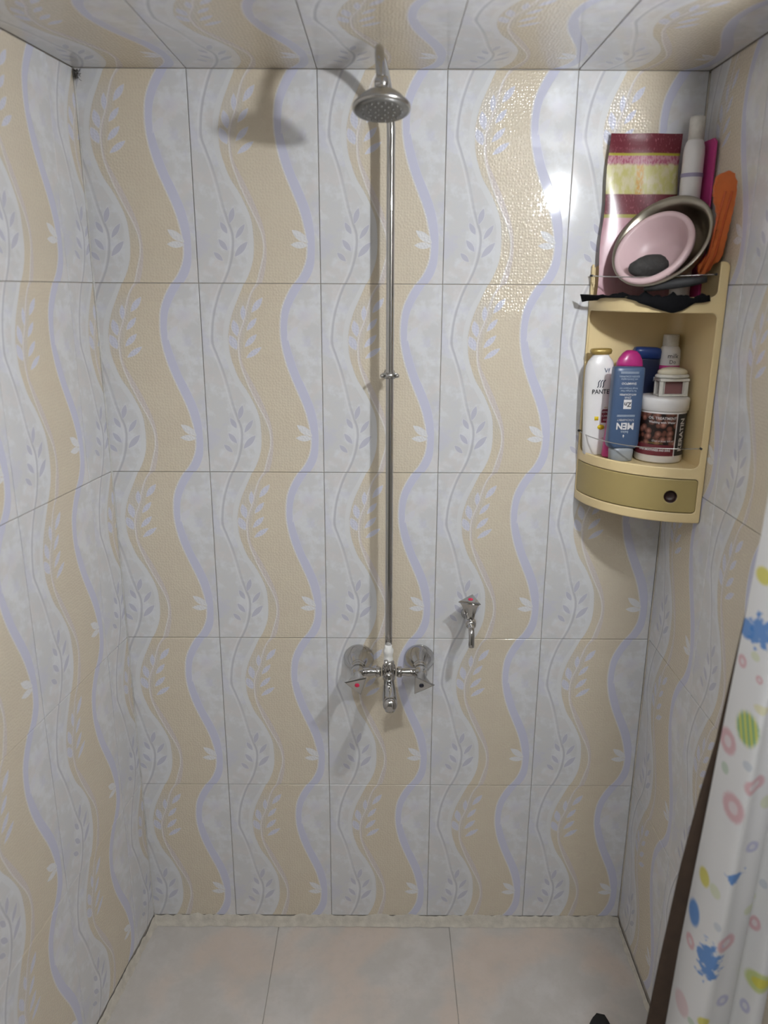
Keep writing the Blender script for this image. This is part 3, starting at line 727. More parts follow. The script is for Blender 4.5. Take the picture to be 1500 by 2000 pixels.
# magenta bottle behind the blue one
b2 = empty('conditioner_bottle', (.8585, -.0700, Z0), 'magenta bottle with rounded cap, mostly hidden behind the slate-blue bottle', 'bottle', rot=(0, math.radians(5.5), math.radians(6)))
bm = bmesh.new(); loft(bm, [(0, .046, .022), (.003, .050, .025), (.08, .052, .027), (.17, .052, .027), (.184, .050, .026)]); mesh_obj('body', bm, M_PINKP, b2, True)
bm = bmesh.new(); loft(bm, [(.184, .053, .028), (.192, .0535, .0285), (.202, .048, .026), (.212, .036, .021), (.218, .022, .014), (.2195, .008, .006)]); mesh_obj('cap', bm, M_MAGENTA, b2, True)
bm = bmesh.new(); add_box(bm, (-.019, -.0128, .085), (.004, .002, .022)); mesh_obj('label_patch', bm, M_BLACK, b2)

# blue bottle standing on its cap
b3 = empty('mens_shampoo_bottle', (.8640, -.1010, Z0), 'slate-blue bottle standing upside down on its grey cap', 'bottle', rot=(0, math.radians(.4), math.radians(2)))
bm = bmesh.new(); loft(bm, [(.027, .054, .029), (.031, .060, .031), (.037, .063, .032), (.12, .063, .032), (.180, .062, .032), (.187, .061, .030), (.189, .056, .026)], e=4.5); mesh_obj('body', bm, M_NAVY, b3, True)
bm = bmesh.new(); loft(bm, [(0, .041, .026), (.002, .046, .030), (.022, .048, .031), (.0275, .046, .030)], e=3.2); tag(mesh_obj('cap', bm, M_GREYCAP, b3, True), label='grey flip cap')
UPS = Matrix.Rotation(PI, 4, 'Z')
def up3(txt, size, z, mat=M_PALE, sx=1., bold=0., dx_=0.):
    return text_obj('lettering', txt, size, Matrix.Translation((dx_-.002, -.0170, z)) @ FRONT @ UPS, mat, b3, sx=sx, bold=bold)
up3('MEN', .0185, .0735, bold=.0006, sx=.95); up3('3-FACH-EFFEKT', .0058, .0855, sx=.85); up3('balea', .0075, .0610, M_LIGHTTEXT)
up3('ZINK', .0060, .1300); up3('ANTI-SCHUPPEN', .0052, .1360, sx=.85, bold=.0001); up3('fur kraftiges Haar', .0045, .1430, M_LIGHTTEXT); up3('beugt Schuppen vor', .0045, .1480, M_LIGHTTEXT)
up3('SHAMPOO', .0062, .1575, bold=.0001); up3('mit Zink-Komplex', .0045, .1660, M_LIGHTTEXT); up3('GEGEN SCHUPPEN', .0048, .1715, M_LIGHTTEXT)
bm = bmesh.new(); add_box(bm, (-.001, -.0160, .1165), (.0155, .0014, .0185)); tag(mesh_obj('label_patch', bm, M_PALE, b3), label='small white square with Zn')
text_obj('lettering', 'Zn', .0125, Matrix.Translation((-.001, -.0172, .1165)) @ FRONT @ UPS, M_BLACK, b3, bold=.0003)
bm = bmesh.new(); lathe(bm, [(.0001, 0), (.0012, .002), (.0016, .004), (.001, .006), (.0001, .0065)], 8, Matrix.Translation((-.003, -.0160, .049))); mesh_obj('drop_print', bm, M_PALE, b3, True)
for z_ in (.0925, .1775):
    bm = bmesh.new()
    for q in range(2): add_box(bm, (-.002, -.0162, z_+q*.0022), (.036, .0008, .0008))
    mesh_obj('printed_line', bm, M_LIGHTTEXT, b3)

# dark navy bottle behind
b4 = empty('dark_bottle', (.9170, -.0240, Z0), 'dark navy bottle with blue top, behind the slate-blue bottle', 'bottle', rot=(0, math.radians(2), 0))
bm = bmesh.new(); loft(bm, [(0, .048, .026), (.003, .052, .028), (.12, .054, .029), (.196, .054, .029), (.200, .053, .028)], e=4); mesh_obj('body', bm, M_NAVYD, b4, True)
bm = bmesh.new(); loft(bm, [(.200, .056, .030), (.214, .056, .030), (.220, .052, .028), (.222, .040, .020)], e=4); mesh_obj('cap', bm, M_BLUECAP, b4, True)
text_obj('lettering', 'R', .013, pl(.018, -.0150, .158), M_LIGHTTEXT, b4)

# small white bottle at the back
b5 = empty('lotion_bottle', (.9710, -.0260, Z0), 'white bottle with square-shouldered cap and black handwriting, at the back of the lower shelf', 'bottle')
bm = bmesh.new(); lathe(bm, [(.020, 0), (.0215, .002), (.0215, .205), (.0205, .216), (.017, .223), (.013, .226)], 28); mesh_obj('body', bm, M_WHITE, b5, True)
bm = bmesh.new(); lathe(bm, [(.0155, .224), (.0162, .226), (.0158, .246), (.0145, .2475), (.001, .248)], 20); mesh_obj('cap', bm, M_WHITE2, b5, False)
text_obj('lettering', 'milk', .0135, FRONT, M_BLACK, b5, bend=.0219).location = (.0, 0, .205)
text_obj('lettering', 'Do', .011, FRONT, M_BLACK, b5, bend=.0219).location = (.0, 0, .193)
bm = bmesh.new(); lathe(bm, [(.0218, .170), (.0218, .186)], 24); mesh_obj('label_band', bm, M_PINKP, b5, True)

# keratin jar
JX, JY, JR = .9440, -.0900, .0475
jar = empty('hair_mask_jar', (JX, JY, Z0), 'large white tub with nut-picture label and white lid', 'jar', rot=(0, math.radians(.6), 0))
bm = bmesh.new(); lathe(bm, [(.041, 0), (.0445, .001), (.0465, .004), (.0468, .103), (.0455, .106)], 48); mesh_obj('tub', bm, M_WHITE, jar, True)
bm = bmesh.new(); lathe(bm, [(.0480, .104), (.0495, .105), (.0500, .126), (.0485, .129), (.046, .1305), (.001, .1305)], 48); mesh_obj('lid', bm, M_WHITE, jar, True)
def strip(name, r, a0, a1, z0, z1, mat, par, n=40):
    bm = bmesh.new(); rows = [[bm.verts.new((r*math.sin(a0+(a1-a0)*i/n), -r*math.cos(a0+(a1-a0)*i/n), z)) for i in range(n+1)] for z in (z0, z1)]
    for i in range(n): bm.faces.new((rows[0][i], rows[0][i+1], rows[1][i+1], rows[1][i]))
    return mesh_obj(name, bm, mat, par, True)
lbl = strip('picture_label', .0471, -1.75, .32, .016, .100, M_NUTS, jar); lbl['label'] = 'wrap-round label with a photo of brown nuts'
strip('dark_label_band', .0471, .36, 1.10, .016, .100, M_BLACK, jar); strip('caption_band', .0473, -1.6, .30, .016, .038, M_MAROON, jar)
strip('label_rule', .0472, .30, .35, .012, .100, M_PALE, jar)
def jt(txt, size, ang, z, mat=M_PALE, rot=0., sx=1., bold=0.):
    o = text_obj('lettering', txt, size, FRONT @ Matrix.Rotation(rot, 4, 'Z'), mat, jar, bend=.0477, sx=1.0 if rot else sx, bold=bold); o.rotation_euler = (0, 0, ang); o.location = (0, 0, z); return o
jt('OIL TREATMENT', .0074, -.30, .091, bold=.0001); jt('Washing with Water', .0062, -.30, .083, bold=.0001)
jt('SUPER SMOOTHNESS AND SHINE', .0060, -.52, .027, sx=.72, bold=.0002); jt('(Zeyt el Jouz) 500 ml', .0050, -.2, .046)
jt('KERATIN', .0165, .66, .058, rot=PI/2, bold=.0004)
jt('PROFESSIONAL', .0045, -.5, .041, M_GOLD)

# little white lantern-shaped thing on the jar lid
LZ = Z0+.1310
lt = empty('lantern_holder', (.9560, -.0930, LZ), 'small white lantern-shaped holder with cream dome, standing on the tub lid', 'holder', rot=(0, 0, math.radians(4)))
bm = bmesh.new(); w2, d2 = .0290, .012
for sx_ in (-1, 1):
    for sy_ in (-1, 1): add_box(bm, (sx_*.0255, sy_*d2, .017), (.008, .005, .034), bev=.001)
    add_box(bm, (sx_*.0195, -d2, .016), (.0016, .004, .028))
add_box(bm, (0, 0, .0022), (.058, .032, .0040), bev=.001); add_box(bm, (0, 0, .0325), (.060, .034, .006), bev=.0015)
mesh_obj('frame', bm, M_WHITE2, lt)
bm = bmesh.new(); lathe(bm, [(.025, .0356), (.034, .0365), (.0345, .040), (.032, .0425), (.028, .043)], 32, sy=.62); mesh_obj('rim', bm, M_WHITE2, lt, True)
bm = bmesh.new(); lathe(bm, [(.029, .0428), (.0305, .046), (.029, .050), (.022, .054), (.010, .0565), (.001, .057)], 32, sy=.62); tag(mesh_obj('dome', bm, M_CREAMCAP, lt, True), label='cream dome')
bm = bmesh.new(); add_box(bm, (0, .001, .0165), (.044, .014, .026), bev=.002); tag(mesh_obj('core', bm, plain('dusky_pink_core', (.22, .10, .10), .5), lt), label='dusky pink core')

# ------------------------------------------------------------------ things on the top shelf
ZT = TS+.0004
# bowls
n_ = Vector((-.645, -.557, .52)).normalized()
def bowl(name, P_, prof, mat, label, cat, seg=56):
    o = empty(name, P_, label, cat); bm = bmesh.new(); k_ = KB if 'steel' in name else KP; lathe(bm, [(a_*k_, b_*k_) for a_, b_ in prof], seg, align(n_, (0, 0, 1)), cap=False); return o, bm
BP = Vector((.8975, -.118, 1.692)); KB, KP = .91, .865
bo, bm = bowl('steel_bowl', BP, [(.001, -.060), (.045, -.060), (.062, -.056), (.078, -.042), (.090, -.022), (.0975, -.002), (.1045, .0002), (.1065, -.001), (.1060, -.003), (.0995, -.0045), (.092, -.024), (.080, -.0435), (.063, -.0585), (.045, -.0622), (.001, -.0622)], M_STEEL,
              'round stainless steel bowl propped on its side on the top shelf', 'bowl')
mesh_obj('basin', bm, M_STEEL, bo, True)
PP = BP + n_*.017 + Vector((-.001, .010, -.0215))
po, bm = bowl('pink_bowl', PP, [(.001, -.050), (.038, -.050), (.050, -.046), (.062, -.030), (.072, -.008), (.0762, .001), (.0775, .0035), (.0835, .0045), (.0880, .0030), (.0895, -.001), (.0890, -.008), (.0860, -.0085), (.0835, -.0075), (.0765, -.0095), (.066, -.031), (.053, -.049), (.039, -.053), (.001, -.053)], M_PINK,
              'pale pink plastic bowl tilted inside the steel bowl', 'bowl')
mesh_obj('basin', bm, M_PINK, po, True)
bm = bmesh.new(); bmesh.ops.create_icosphere(bm, subdivisions=4, radius=1.0)
rd = random.Random(4)
from mathutils import noise as mn
for v in bm.verts:
    f_ = 1+.10*mn.noise(v.co*1.7)+.04*mn.noise(v.co*5)
    v.co = Vector((v.co.x*.041*f_, v.co.y*.018*f_, v.co.z*.0215*f_*(1 if v.co.z > 0 else .85)))
st = mesh_obj('pumice_stone', bm, M_STONE, None, True, loc=PP + Vector((-.010, -.006, -.029)) + n_*-.010); st.rotation_euler = (0, math.radians(-8), math.radians(12))
tag(st, 'dark rough oval stone lying in the pink bowl', 'stone')

# printed bag leaning on the back wall
bm = bmesh.new(); uvl = bm.loops.layers.uv.new('UVMap'); nu, nv = 24, 40; gr = []
bx0, bx1, bz0, bz1 = .816, .955, ZT, 1.893
for side in (0, 1):
    g_ = []
    for j in range(nv+1):
        row = []
        for i in range(nu+1):
            u_, v_ = i/nu, j/nv; pil = .004*math.sin(PI*u_)**.6*math.sin(PI*min(1, v_*1.05+.0))**.5 if 0 < u_ < 1 and 0 < v_ < .95 else 0
            y_ = -.026+.012*v_ + .002*math.sin(9*u_+6*v_)*v_ + (-pil if side == 0 else pil)
            x_ = bx0+(bx1-bx0)*u_ - .006*(1-v_)*(1-u_) + .0015*math.sin(14*v_)
            row.append(bm.verts.new((x_, y_-(0 if side == 0 else -.0004), bz0+(bz1-bz0)*v_)))
        g_.append(row)
    gr.append(g_)
for side, g_ in enumerate(gr):
    for j in range(nv):
        for i in range(nu):
            q = (g_[j][i], g_[j][i+1], g_[j+1][i+1], g_[j+1][i]); f = bm.faces.new(q if side == 0 else q[::-1])
            for lp in f.loops:
                lp[uvl].uv = ((lp.vert.co.x-bx0)/(bx1-bx0), (lp.vert.co.z-bz0)/(bz1-bz0))
bg = mesh_obj('printed_bag', bm, M_BAG, None, True); tag(bg, 'tall printed plastic bag with maroon and cream bands leaning behind the steel bowl', 'bag')
# magenta packet
def poly_slab(name, pts, y0, th, mat, ly=0., bev=.0008, parent=None, zr=None):
    bm = bmesh.new(); A_ = [bm.verts.new((x, y0+ly*(z-(pts[0][1] if zr is None else zr)), z)) for x, z in pts]
    f = bm.faces.new(A_); r = bmesh.ops.extrude_face_region(bm, geom=[f]); vs = [e for e in r['geom'] if isinstance(e, bmesh.types.BMVert)]
    bmesh.ops.translate(bm, vec=(0, th, 0), verts=vs); bmesh.ops.recalc_face_normals(bm, faces=bm.faces)
    if bev: bmesh.ops.bevel(bm, geom=list(bm.edges), offset=bev, segments=2, affect='EDGES')
    return mesh_obj(name, bm, mat, parent, False)
bm = bmesh.new()
pf = [(.0, 0), (.066, 0), (.067, .12), (.066, .284), (.056, .291), (.012, .290), (.002, .278), (.001, .15)]     # outline on the wall side: depth from the corner, height
A_ = [bm.verts.new((.9975-.0002*k, -.020-d_, ZT+.0005+h_)) for k, (d_, h_) in enumerate(pf)]; B_ = [bm.verts.new((.9925-.006*(1-d_/.066), -.020-d_, ZT+.0005+h_)) for d_, h_ in pf]
bm.faces.new(A_); bm.faces.new(B_[::-1])
for k in range(len(pf)): bm.faces.new((A_[k], B_[k], B_[(k+1) % len(pf)], A_[(k+1) % len(pf)]))
bmesh.ops.recalc_face_normals(bm, faces=bm.faces); bmesh.ops.bevel(bm, geom=list(bm.edges), offset=.001, segments=2, affect='EDGES')
pk = mesh_obj('magenta_packet', bm, M_PINKP)
tag(pk, 'bright magenta packet standing against the right wall beside the tall slim white bottle', 'packet')
# tall white bottle
wb_ = empty('tall_white_bottle', (.9660, -.0560, ZT), 'tall slim white bottle with off-white cap behind the bowls', 'bottle')
bm = bmesh.new(); lathe(bm, [(.018, 0), (.0195, .002), (.0195, .266), (.0185, .278), (.0155, .288), (.0125, .292)], 28); mesh_obj('body', bm, M_WHITE, wb_, True)
bm = bmesh.new(); lathe(bm, [(.0135, .290), (.0135, .328), (.0125, .331), (.001, .332)], 20); mesh_obj('cap', bm, M_WHITE2, wb_, True)
lil = plain('lilac_print', (.30, .27, .40), .5)
for za, zb in ((.150, .175), (.225, .232)):
    bm = bmesh.new(); lathe(bm, [(.0207, za), (.0207, zb)], 28, cap=False); mesh_obj('printed_band', bm, lil, wb_, True)

# orange scrubber: wavy outline with a ridged face
ol = [(0.9521, 1.785), (0.9561, 1.7573), (0.9667, 1.7357), (0.971, 1.7136), (0.9738, 1.6957), (0.9668, 1.6658), (0.9547, 1.6436), (0.9597, 1.6329), (0.9704, 1.6301), (0.9835, 1.6484), (0.995, 1.6613), (0.995, 1.689), (0.995, 1.7137), (0.9946, 1.7467), (0.9909, 1.7788), (0.9833, 1.7935), (0.9718, 1.7996), (0.9589, 1.7954)]
def smooth_loop(P_, n=5):
    out = []; m_ = len(P_)
    for i in range(m_):
        p0, p1, p2, p3 = [Vector((*P_[(i+k-1) % m_], 0)) for k in range(4)]
        for j in range(n):
            t = j/n; v = .5*((2*p1)+(-p0+p2)*t+(2*p0-5*p1+4*p2-p3)*t*t+(-p0+3*p1-3*p2+p3)*t**3); out.append((v.x, v.y))
    return out
lp_ = smooth_loop(ol)
lp_ = [(min(.9955, x+.0018*math.sin(z*480)), z+.001*math.sin(x*500)) for x, z in lp_]
orr = empty('orange_scrubber', (.955, -.156, ZT+.006), 'wavy orange rubber scrubber leaning against the right wall on the top shelf', 'scrubber')
lp_ = [(x, z) for x, z in lp_]
o = poly_slab('blade', lp_, -.205, .009, M_ORANGE, ly=-.30, bev=.0015, parent=orr, zr=1.765); o.matrix_parent_inverse = Matrix.Translation(orr.location).inverted()
bm = bmesh.new()
for dxo in (-.006, .006): tube(bm, [Vector((x+dxo, -.206-.30*(z-1.765), z)) for x, z in ((.978, 1.768), (.976, 1.735), (.975, 1.70), (.974, 1.665), (.966, 1.635))], .0022, 8)
o = mesh_obj('ridge', bm, plain('deep_orange_rubber', (.50, .09, .02), .5), orr, True); o.matrix_parent_inverse = Matrix.Translation(orr.location).inverted()

# black cloth over the shelf edge
bm = bmesh.new(); n = 60; rows = []
hem = [(0, 1.603), (.05, 1.600), (.12, 1.595), (.22, 1.592), (.38, 1.589), (.48, 1.583), (.58, 1.574), (.68, 1.566), (.76, 1.562), (.82, 1.567), (.90, 1.580), (1.0, 1.584)]
def lerp_tab(tab, t):
    for (a_, b_), (c_, d_) in zip(tab, tab[1:]):
        if t <= c_: return b_+(d_-b_)*(t-a_)/(c_-a_)
    return tab[-1][1]
for i in range(n+1):
    t = i/n; th_ = .17+(1.42-.17)*t; zb = lerp_tab(hem, t)
    fold = .0022*math.sin(t*27)+.0018*math.sin(t*61+1)+.001*math.sin(t*113)
    inn = min(1, t*5)
    row = []
    lo_ = .015*max(0, 1-t*6)
    for r_, z_ in ((.150, ZT+.004), (.168, ZT+.006+fold), (.185, ZT+.010+fold*1.5), (KR-.002, ZT+.010+fold), (KR+.0045, ZT+.006), (KR+.0062, (ZT+.006+zb)/2), (KR+.0075+fold*.6, zb)):
        rr_ = KR+.007-(KR+.007-r_)*(.25+.75*inn) if r_ < KR else r_
        if r_ < KR: z_ = ZT+.006+(z_-ZT-.006)*inn + (1-inn)*.002
        rr_ += .022*max(0, 1-t*6); z_ -= lo_*.6
        row.append(bm.verts.new((KX-rr_*math.cos(th_), -.0005-rr_*math.sin(th_), z_)))
    rows.append(row)
for a_, b_ in zip(rows, rows[1:]):
    for k in range(6): bm.faces.new((a_[k], a_[k+1], b_[k+1], b_[k]))
clo = empty('black_cloth', (.88, -.17, ZT), 'crumpled black cloth draped over the front edge of the top shelf', 'cloth')
o = mesh_obj('fabric', bm, M_CLOTH, clo, True); o.matrix_parent_inverse = Matrix.Translation(clo.location).inverted(); md = o.modifiers.new('s', 'SOLIDIFY'); md.thickness = .0018
bm = bmesh.new()
A3 = lambda r_, th_, z_: Vector((KX-r_*math.cos(th_), -.0005-r_*math.sin(th_), z_))
tube(bm, [A3(.192, .82, 1.604), A3(.196, .95, 1.609), A3(.196, 1.10, 1.614), A3(.194, 1.25, 1.618), A3(.19, 1.38, 1.622)], .008, 12, radii=[.0045, .0075, .0090, .0085, .006])
o = mesh_obj('rolled_fold', bm, M_CLOTHG, clo, True); o.matrix_parent_inverse = Matrix.Translation(clo.location).inverted(); o['label'] = 'dark grey rolled fold'

# ------------------------------------------------------------------ shower curtain
def curtain_material():
    m, N, P = newmat('printed_curtain_cloth')
    uv = N.n.new('ShaderNodeUVMap').outputs[0]; sp = N.n.new('ShaderNodeSeparateXYZ'); N.l.new(uv, sp.inputs[0]); u, v = sp.outputs[0], sp.outputs[1]
    base = N.mix(N.noise(uv, 8, 2), (.76, .755, .75, 1), (.80, .795, .79, 1)); c = base
    nz = N.noise(uv, 90, 2); nzs = N.noise(uv, 260, 1)
    gs = bpy.data.node_groups.new('spot', 'ShaderNodeTree')
    for nm in ('U', 'V', 'CX', 'CY', 'RX', 'RY', 'N'): gs.interface.new_socket(nm, in_out='INPUT', socket_type='NodeSocketFloat')
    gs.interface.new_socket('D', in_out='OUTPUT', socket_type='NodeSocketFloat')
    Q = NT(gs); gi = gs.nodes.new('NodeGroupInput'); go = gs.nodes.new('NodeGroupOutput')
    a_ = Q.m('DIVIDE', Q.m('SUBTRACT', gi.outputs['U'], gi.outputs['CX']), gi.outputs['RX']); b_ = Q.m('DIVIDE', Q.m('SUBTRACT', gi.outputs['V'], gi.outputs['CY']), gi.outputs['RY'])
    Q.l.new(Q.m('ADD', Q.m('SQRT', Q.m('ADD', Q.m('MULTIPLY', a_, a_), Q.m('MULTIPLY', b_, b_))), gi.outputs['N']), go.inputs[0])
    pink, yel, blue, lime, vio, grn, pblue = (.62, .26, .30, 1), (.66, .60, .07, 1), (.035, .21, .58, 1), (.52, .60, .18, 1), (.38, .38, .60, 1), (.16, .38, .13, 1), (.30, .38, .48, 1)
    for (cx, cy, rx, ry, col, typ) in CURTAIN_SPOTS:
        col = dict(p=pink, y=yel, b=blue, l=lime, v=vio, g=grn, q=pblue)[col]
        n = N.n.new('ShaderNodeGroup'); n.node_tree = gs
        N.l.new(u, n.inputs['U']); N.l.new(v, n.inputs['V'])
        for k, val in (('CX', cx), ('CY', cy), ('RX', rx), ('RY', ry)): n.inputs[k].default_value = val
        amp = {'o': .1, 's': 2.6, 'r': .15, 'f': .1, 't': .2}[typ]
        N.l.new(N.m('MULTIPLY', N.m('SUBTRACT', nz if typ == 's' else nzs, .5), amp), n.inputs['N'])
        d_ = n.outputs[0]; k_ = N.m('SUBTRACT', 1.0, N.step(d_, .72, 1.1))
        k_ = N.m('MULTIPLY', k_, .86)
        if typ == 'r':
            k_ = N.m('MULTIPLY', k_, N.m('ADD', .35, N.m('MULTIPLY', .65, N.m('MULTIPLY', N.step(d_, .3, .5), 1.0)))); k_ = N.m('MULTIPLY', k_, .75)
        if typ == 'f': k_ = N.m('MULTIPLY', k_, .45)
        if typ == 't':
            st_ = N.step(N.m('SINE', N.m('MULTIPLY', N.m('ADD', u, N.m('MULTIPLY', v, .25)), 800)), -.3, .4); colx = N.mix(st_, (.55, .58, .04, 1), grn); c = N.mix(k_, c, colx); continue
        c = N.mix(k_, c, col)
    # small scattered dots
    vo = N.n.new('ShaderNodeTexVoronoi'); N.l.new(uv, vo.inputs['Vector']); vo.inputs['Scale'].default_value = 16
    dots = N.m('MULTIPLY', N.m('SUBTRACT', 1.0, N.step(vo.outputs['Distance'], .12, .2)), N.m('GREATER_THAN', v, 1.32))
    c = N.mix(N.m('MULTIPLY', dots, .7), c, N.mix(.55, vo.outputs['Color'], (.5, .4, .5, 1)))
    N.l.new(c, P.inputs['Base Color']); P.inputs['Roughness'].default_value = .55
    tr = N.n.new('ShaderNodeBsdfTranslucent'); N.l.new(c, tr.inputs[0]); ms = N.n.new('ShaderNodeMixShader'); ms.inputs[0].default_value = .18
    N.l.new(P.outputs[0], ms.inputs[1]); N.l.new(tr.outputs[0], ms.inputs[2]); N.l.new(ms.outputs[0], m.node_tree.nodes['Material Output'].inputs[0])
    return m
CURTAIN_SPOTS = []
YC = -.70
def edge_x(z): return lerp_tab([(0.05, .833), (.45, .847), (1.0, .866), (1.30, .880), (1.6, .889), (1.96, .890)], z)
# pixel list of the printed motifs converted with the fitted camera at the curtain plane
PXS = [(1490, 1135, 18, 18, 'y', 'o'), (1488, 1235, 26, 30, 'b', 's'), (1455, 1248, 17, 20, 'b', 'o'), (1475, 1285, 10, 9, 'l', 'f'), (1447, 1310, 10, 13, 'p', 'r'), (1484, 1320, 8, 8, 'p', 'r'), (1490, 1370, 18, 9, 'y', 'f'),
       (1461, 1418, 26, 32, 'g', 't'), (1418, 1468, 20, 24, 'p', 'r'), (1462, 1480, 11, 9, 'q', 'f'), (1475, 1517, 21, 16, 'p', 'r'), (1413, 1517, 9, 11, 'g', 'f'), (1433, 1570, 25, 26, 'p', 'r'), (1498, 1560, 13, 14, 'l', 'f'),
       (1470, 1645, 13, 12, 'v', 'r'), (1438, 1692, 18, 10, 'b', 's'), (1372, 1735, 13, 17, 'y', 'o'), (1397, 1737, 13, 12, 'l', 'f'), (1490, 1745, 10, 9, 'q', 'f'), (1464, 1775, 11, 10, 'l', 'f'), (1404, 1792, 9, 8, 'q', 'f'), (1350, 1815, 14, 24, 'b', 'o'),
       (1385, 1865, 24, 32, 'b', 's'), (1420, 1825, 17, 17, 'p', 'r'), (1472, 1825, 14, 15, 'p', 'r'), (1343, 1868, 11, 13, 'p', 'r'), (1412, 1945, 12, 12, 'v', 'r'), (1482, 1925, 32, 20, 'l', 'o'), (1485, 1925, 20, 10, 'y', 'o'), (1376, 1977, 13, 10, 'y', 'o'), (1453, 1983, 12, 13, 'v', 'r'), (1327, 1985, 18, 20, 'p', 'f'), (1350, 1993, 9, 7, 'g', 'f')]
def unproj(u_, v_, y):
    dv = cam.matrix_world.to_3x3() @ Vector(((u_-750)/1506.7, -(v_-1000)/1506.7, -1)); k = (y-cam.location.y)/dv.y; return cam.location + dv*k
for (px, py, rx, ry, col, typ) in PXS:
    q = unproj(px, py, YC-.012); q1 = unproj(px+rx, py, YC-.012); q2 = unproj(px, py+ry, YC-.012)
    CURTAIN_SPOTS.append((q.x, q.z, q1.x-q.x, (q.z-q2.z), col, typ))
M_CURT = curtain_material()
cur = empty('shower_curtain', (.93, YC, .06), 'white shower curtain printed with colourful sea motifs, bunched at the right edge', 'curtain')
bm = bmesh.new(); uvl = bm.loops.layers.uv.new('UVMap')
prof = [(.006, .035), (.007, .020), (.010, .002), (.014, -.016), (.019, -.027), (.026, -.031), (.038, -.026), (.052, -.020), (.070, -.022), (.088, -.016), (.098, -.004), (.104, .010), (.112, .014), (.122, .006), (.130, -.010), (.140, -.016), (.152, -.012), (.160, .0)]
NZ = 60; rows = []
for j in range(NZ+1):
    z = .06+(1.955-.06)*j/NZ; ex = edge_x(z); fac = (.985-ex)/.160; row = []
    for k, (a_, b_) in enumerate(prof):
        row.append(bm.verts.new((ex+a_*fac, YC+b_*(1.0+.25*math.sin(z*3+k)) + .004*math.sin(z*5), z)))
    rows.append(row)
for a_, b_ in zip(rows, rows[1:]):
    for k in range(len(prof)-1):
        f = bm.faces.new((a_[k], a_[k+1], b_[k+1], b_[k]))
        for lp in f.loops: lp[uvl].uv = (lp.vert.co.x - (lp.vert.co.y-YC+.012)*.52, lp.vert.co.z)
o = mesh_obj('panel', bm, M_CURT, cur, True); o.matrix_parent_inverse = Matrix.Translation(cur.location).inverted()
md = o.modifiers.new('sub', 'SUBSURF'); md.levels = 1; md.render_levels = 1
bm = bmesh.new(); rows = []
for j in range(NZ+1):
    z = .05+(1.95-.05)*j/NZ; wv = lerp_tab([(.05, .034), (.35, .027), (.55, .022), (.75, .014), (.88, .004), (.97, -.006), (1.2, -.014), (2.0, -.02)], z); ex = edge_x(z)-wv
    rows.append([bm.verts.new((ex+a_, YC+.044+b_, z)) for a_, b_ in ((0, .004), (.006, .001), (.03, .0), (.06, .004), (.09, .0))])
for a_, b_ in zip(rows, rows[1:]):
    for k in range(4): bm.faces.new((a_[k], a_[k+1], b_[k+1], b_[k]))
o = mesh_obj('lining', bm, M_BROWNCLOTH, cur, True); o.matrix_parent_inverse = Matrix.Translation(cur.location).inverted(); o['label'] = 'dark brown lining edge'
md = o.modifiers.new('s', 'SOLIDIFY'); md.thickness = .0012
bm = bmesh.new(); tube(bm, [(XL-SLP*.69+.002, -.69, 1.965), (XR-.002, -.69, 1.965)], .011, 16); rod = mesh_obj('curtain_rod', bm, M_WHITE2, None, True); tag(rod, 'white curtain rod just above the photo, carrying the printed curtain', 'rod')

# ------------------------------------------------------------------ wall lamp just outside the frame
lm_ = empty('wall_lamp', (XR, BULB.y, BULB.z), 'bare round bulb in a wall socket on the right wall, outside the frame', 'lamp')
def lw(nm, bm, mat): 
    o = mesh_obj(nm, bm, mat, lm_, True); o.matrix_parent_inverse = Matrix.Translation(lm_.location).inverted(); return o
bm = bmesh.new(); lathe(bm, [(.032, .001), (.032, .006), (.020, .012), (.017, .030), (.017, .050), (.014, .052)], 24, Matrix.Translation((XR, BULB.y, BULB.z)) @ align((-1, 0, 0))); lw('socket', bm, M_WHITE)
bm = bmesh.new(); bmesh.ops.create_uvsphere(bm, u_segments=24, v_segments=16, radius=.022, matrix=Matrix.Translation(BULB))
me_, N_, P_ = newmat('lit_bulb'); P_.inputs['Emission Color'].default_value = (.93, .965, 1.0, 1); P_.inputs['Emission Strength'].default_value = BULB_STRENGTH
lw('bulb', bm, me_)

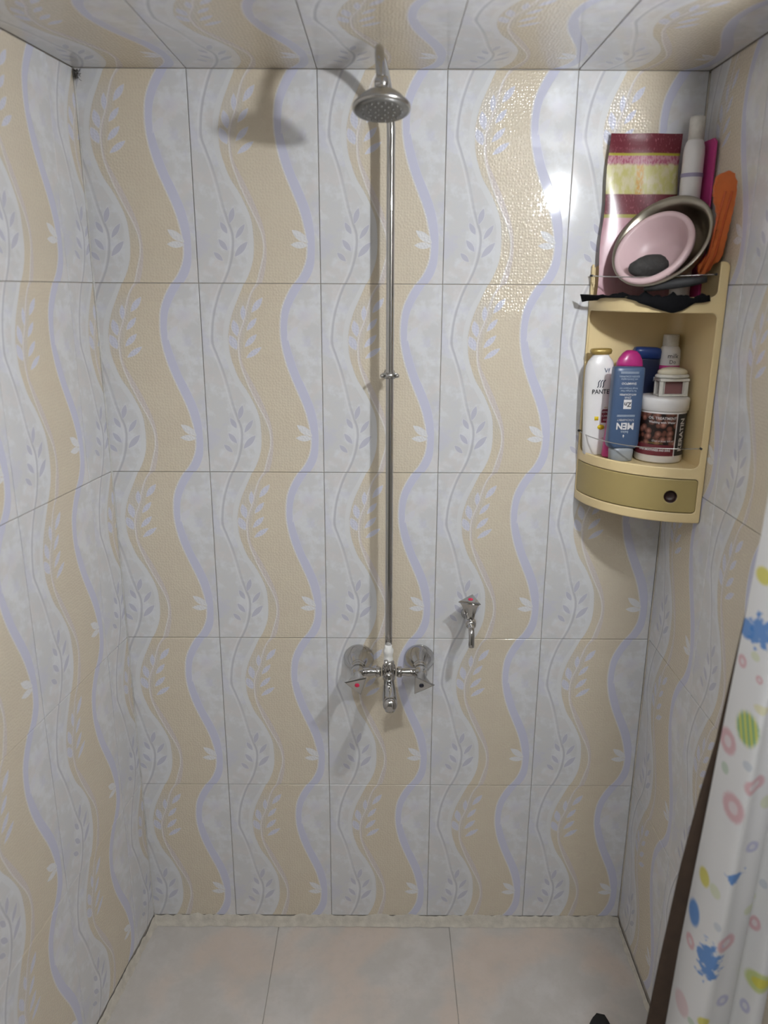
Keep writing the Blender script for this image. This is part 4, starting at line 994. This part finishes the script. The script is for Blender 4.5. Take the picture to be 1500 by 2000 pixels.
# ------------------------------------------------------------------ slipper at the bottom edge
sl_ = empty('rubber_slipper', (.86, -.36, .001), 'black rubber slipper on the floor, only its tip showing at the bottom edge', 'slipper')
bm = bmesh.new()
def foot(t):   # outline half width along the length
    return .036*math.sin(PI*min(1, t*1.0+.02))**.45*(1-.18*t) if t < 1 else 0
n = 26; rings = []
for i in range(n+1):
    t = i/n; hw = max(.002, foot(t)); y_ = .085-.24*t
    rings.append([bm.verts.new((s_*hw*(1+.1*math.sin(3*t)), y_, z_)) for s_, z_ in ((-1, .002), (-1, .014), (-.85, .018), (.85, .018), (1, .014), (1, .002))])
for a_, b_ in zip(rings, rings[1:]):
    for k in range(6): bm.faces.new((a_[k], a_[(k+1) % 6], b_[(k+1) % 6], b_[k]))
bm.faces.new(rings[0]); bm.faces.new(rings[-1][::-1]); bmesh.ops.recalc_face_normals(bm, faces=bm.faces)
mesh_obj('sole', bm, M_BLACKRUB, sl_, True)
bm = bmesh.new(); rows = []
for i in range(9):
    t = i/8; y_ = .035-.075*t; a_ = [bm.verts.new((.037*math.cos(PI*k/12), y_, .012+.042*(.6+.4*t)*math.sin(PI*k/12))) for k in range(13)]; rows.append(a_)
for a_, b_ in zip(rows, rows[1:]):
    for k in range(12): bm.faces.new((a_[k], a_[k+1], b_[k+1], b_[k]))
o = mesh_obj('strap', bm, M_BLACKRUB, sl_, True); md = o.modifiers.new('s', 'SOLIDIFY'); md.thickness = .004
sl_.rotation_euler = (0, 0, math.radians(-14))

# cobweb dirt in the upper left corner
bm = bmesh.new(); rd = random.Random(11); base = Vector((XL+.004, -.004, 2.001))
for k in range(26):
    a_ = base + Vector((rd.uniform(0, .008), -rd.uniform(0, .006), -abs(rd.gauss(0, .008)))); b_ = base + Vector((rd.uniform(-.001, .014), -rd.uniform(-.001, .010), -abs(rd.gauss(0, .013)))); tube(bm, [a_, (a_+b_)/2+Vector((0, 0, -.002)), b_], .0005, 4)
o = mesh_obj('cobweb', bm, M_DIRT); tag(o, 'dark dusty cobweb clump in the upper left ceiling corner', 'cobweb', kind='stuff')
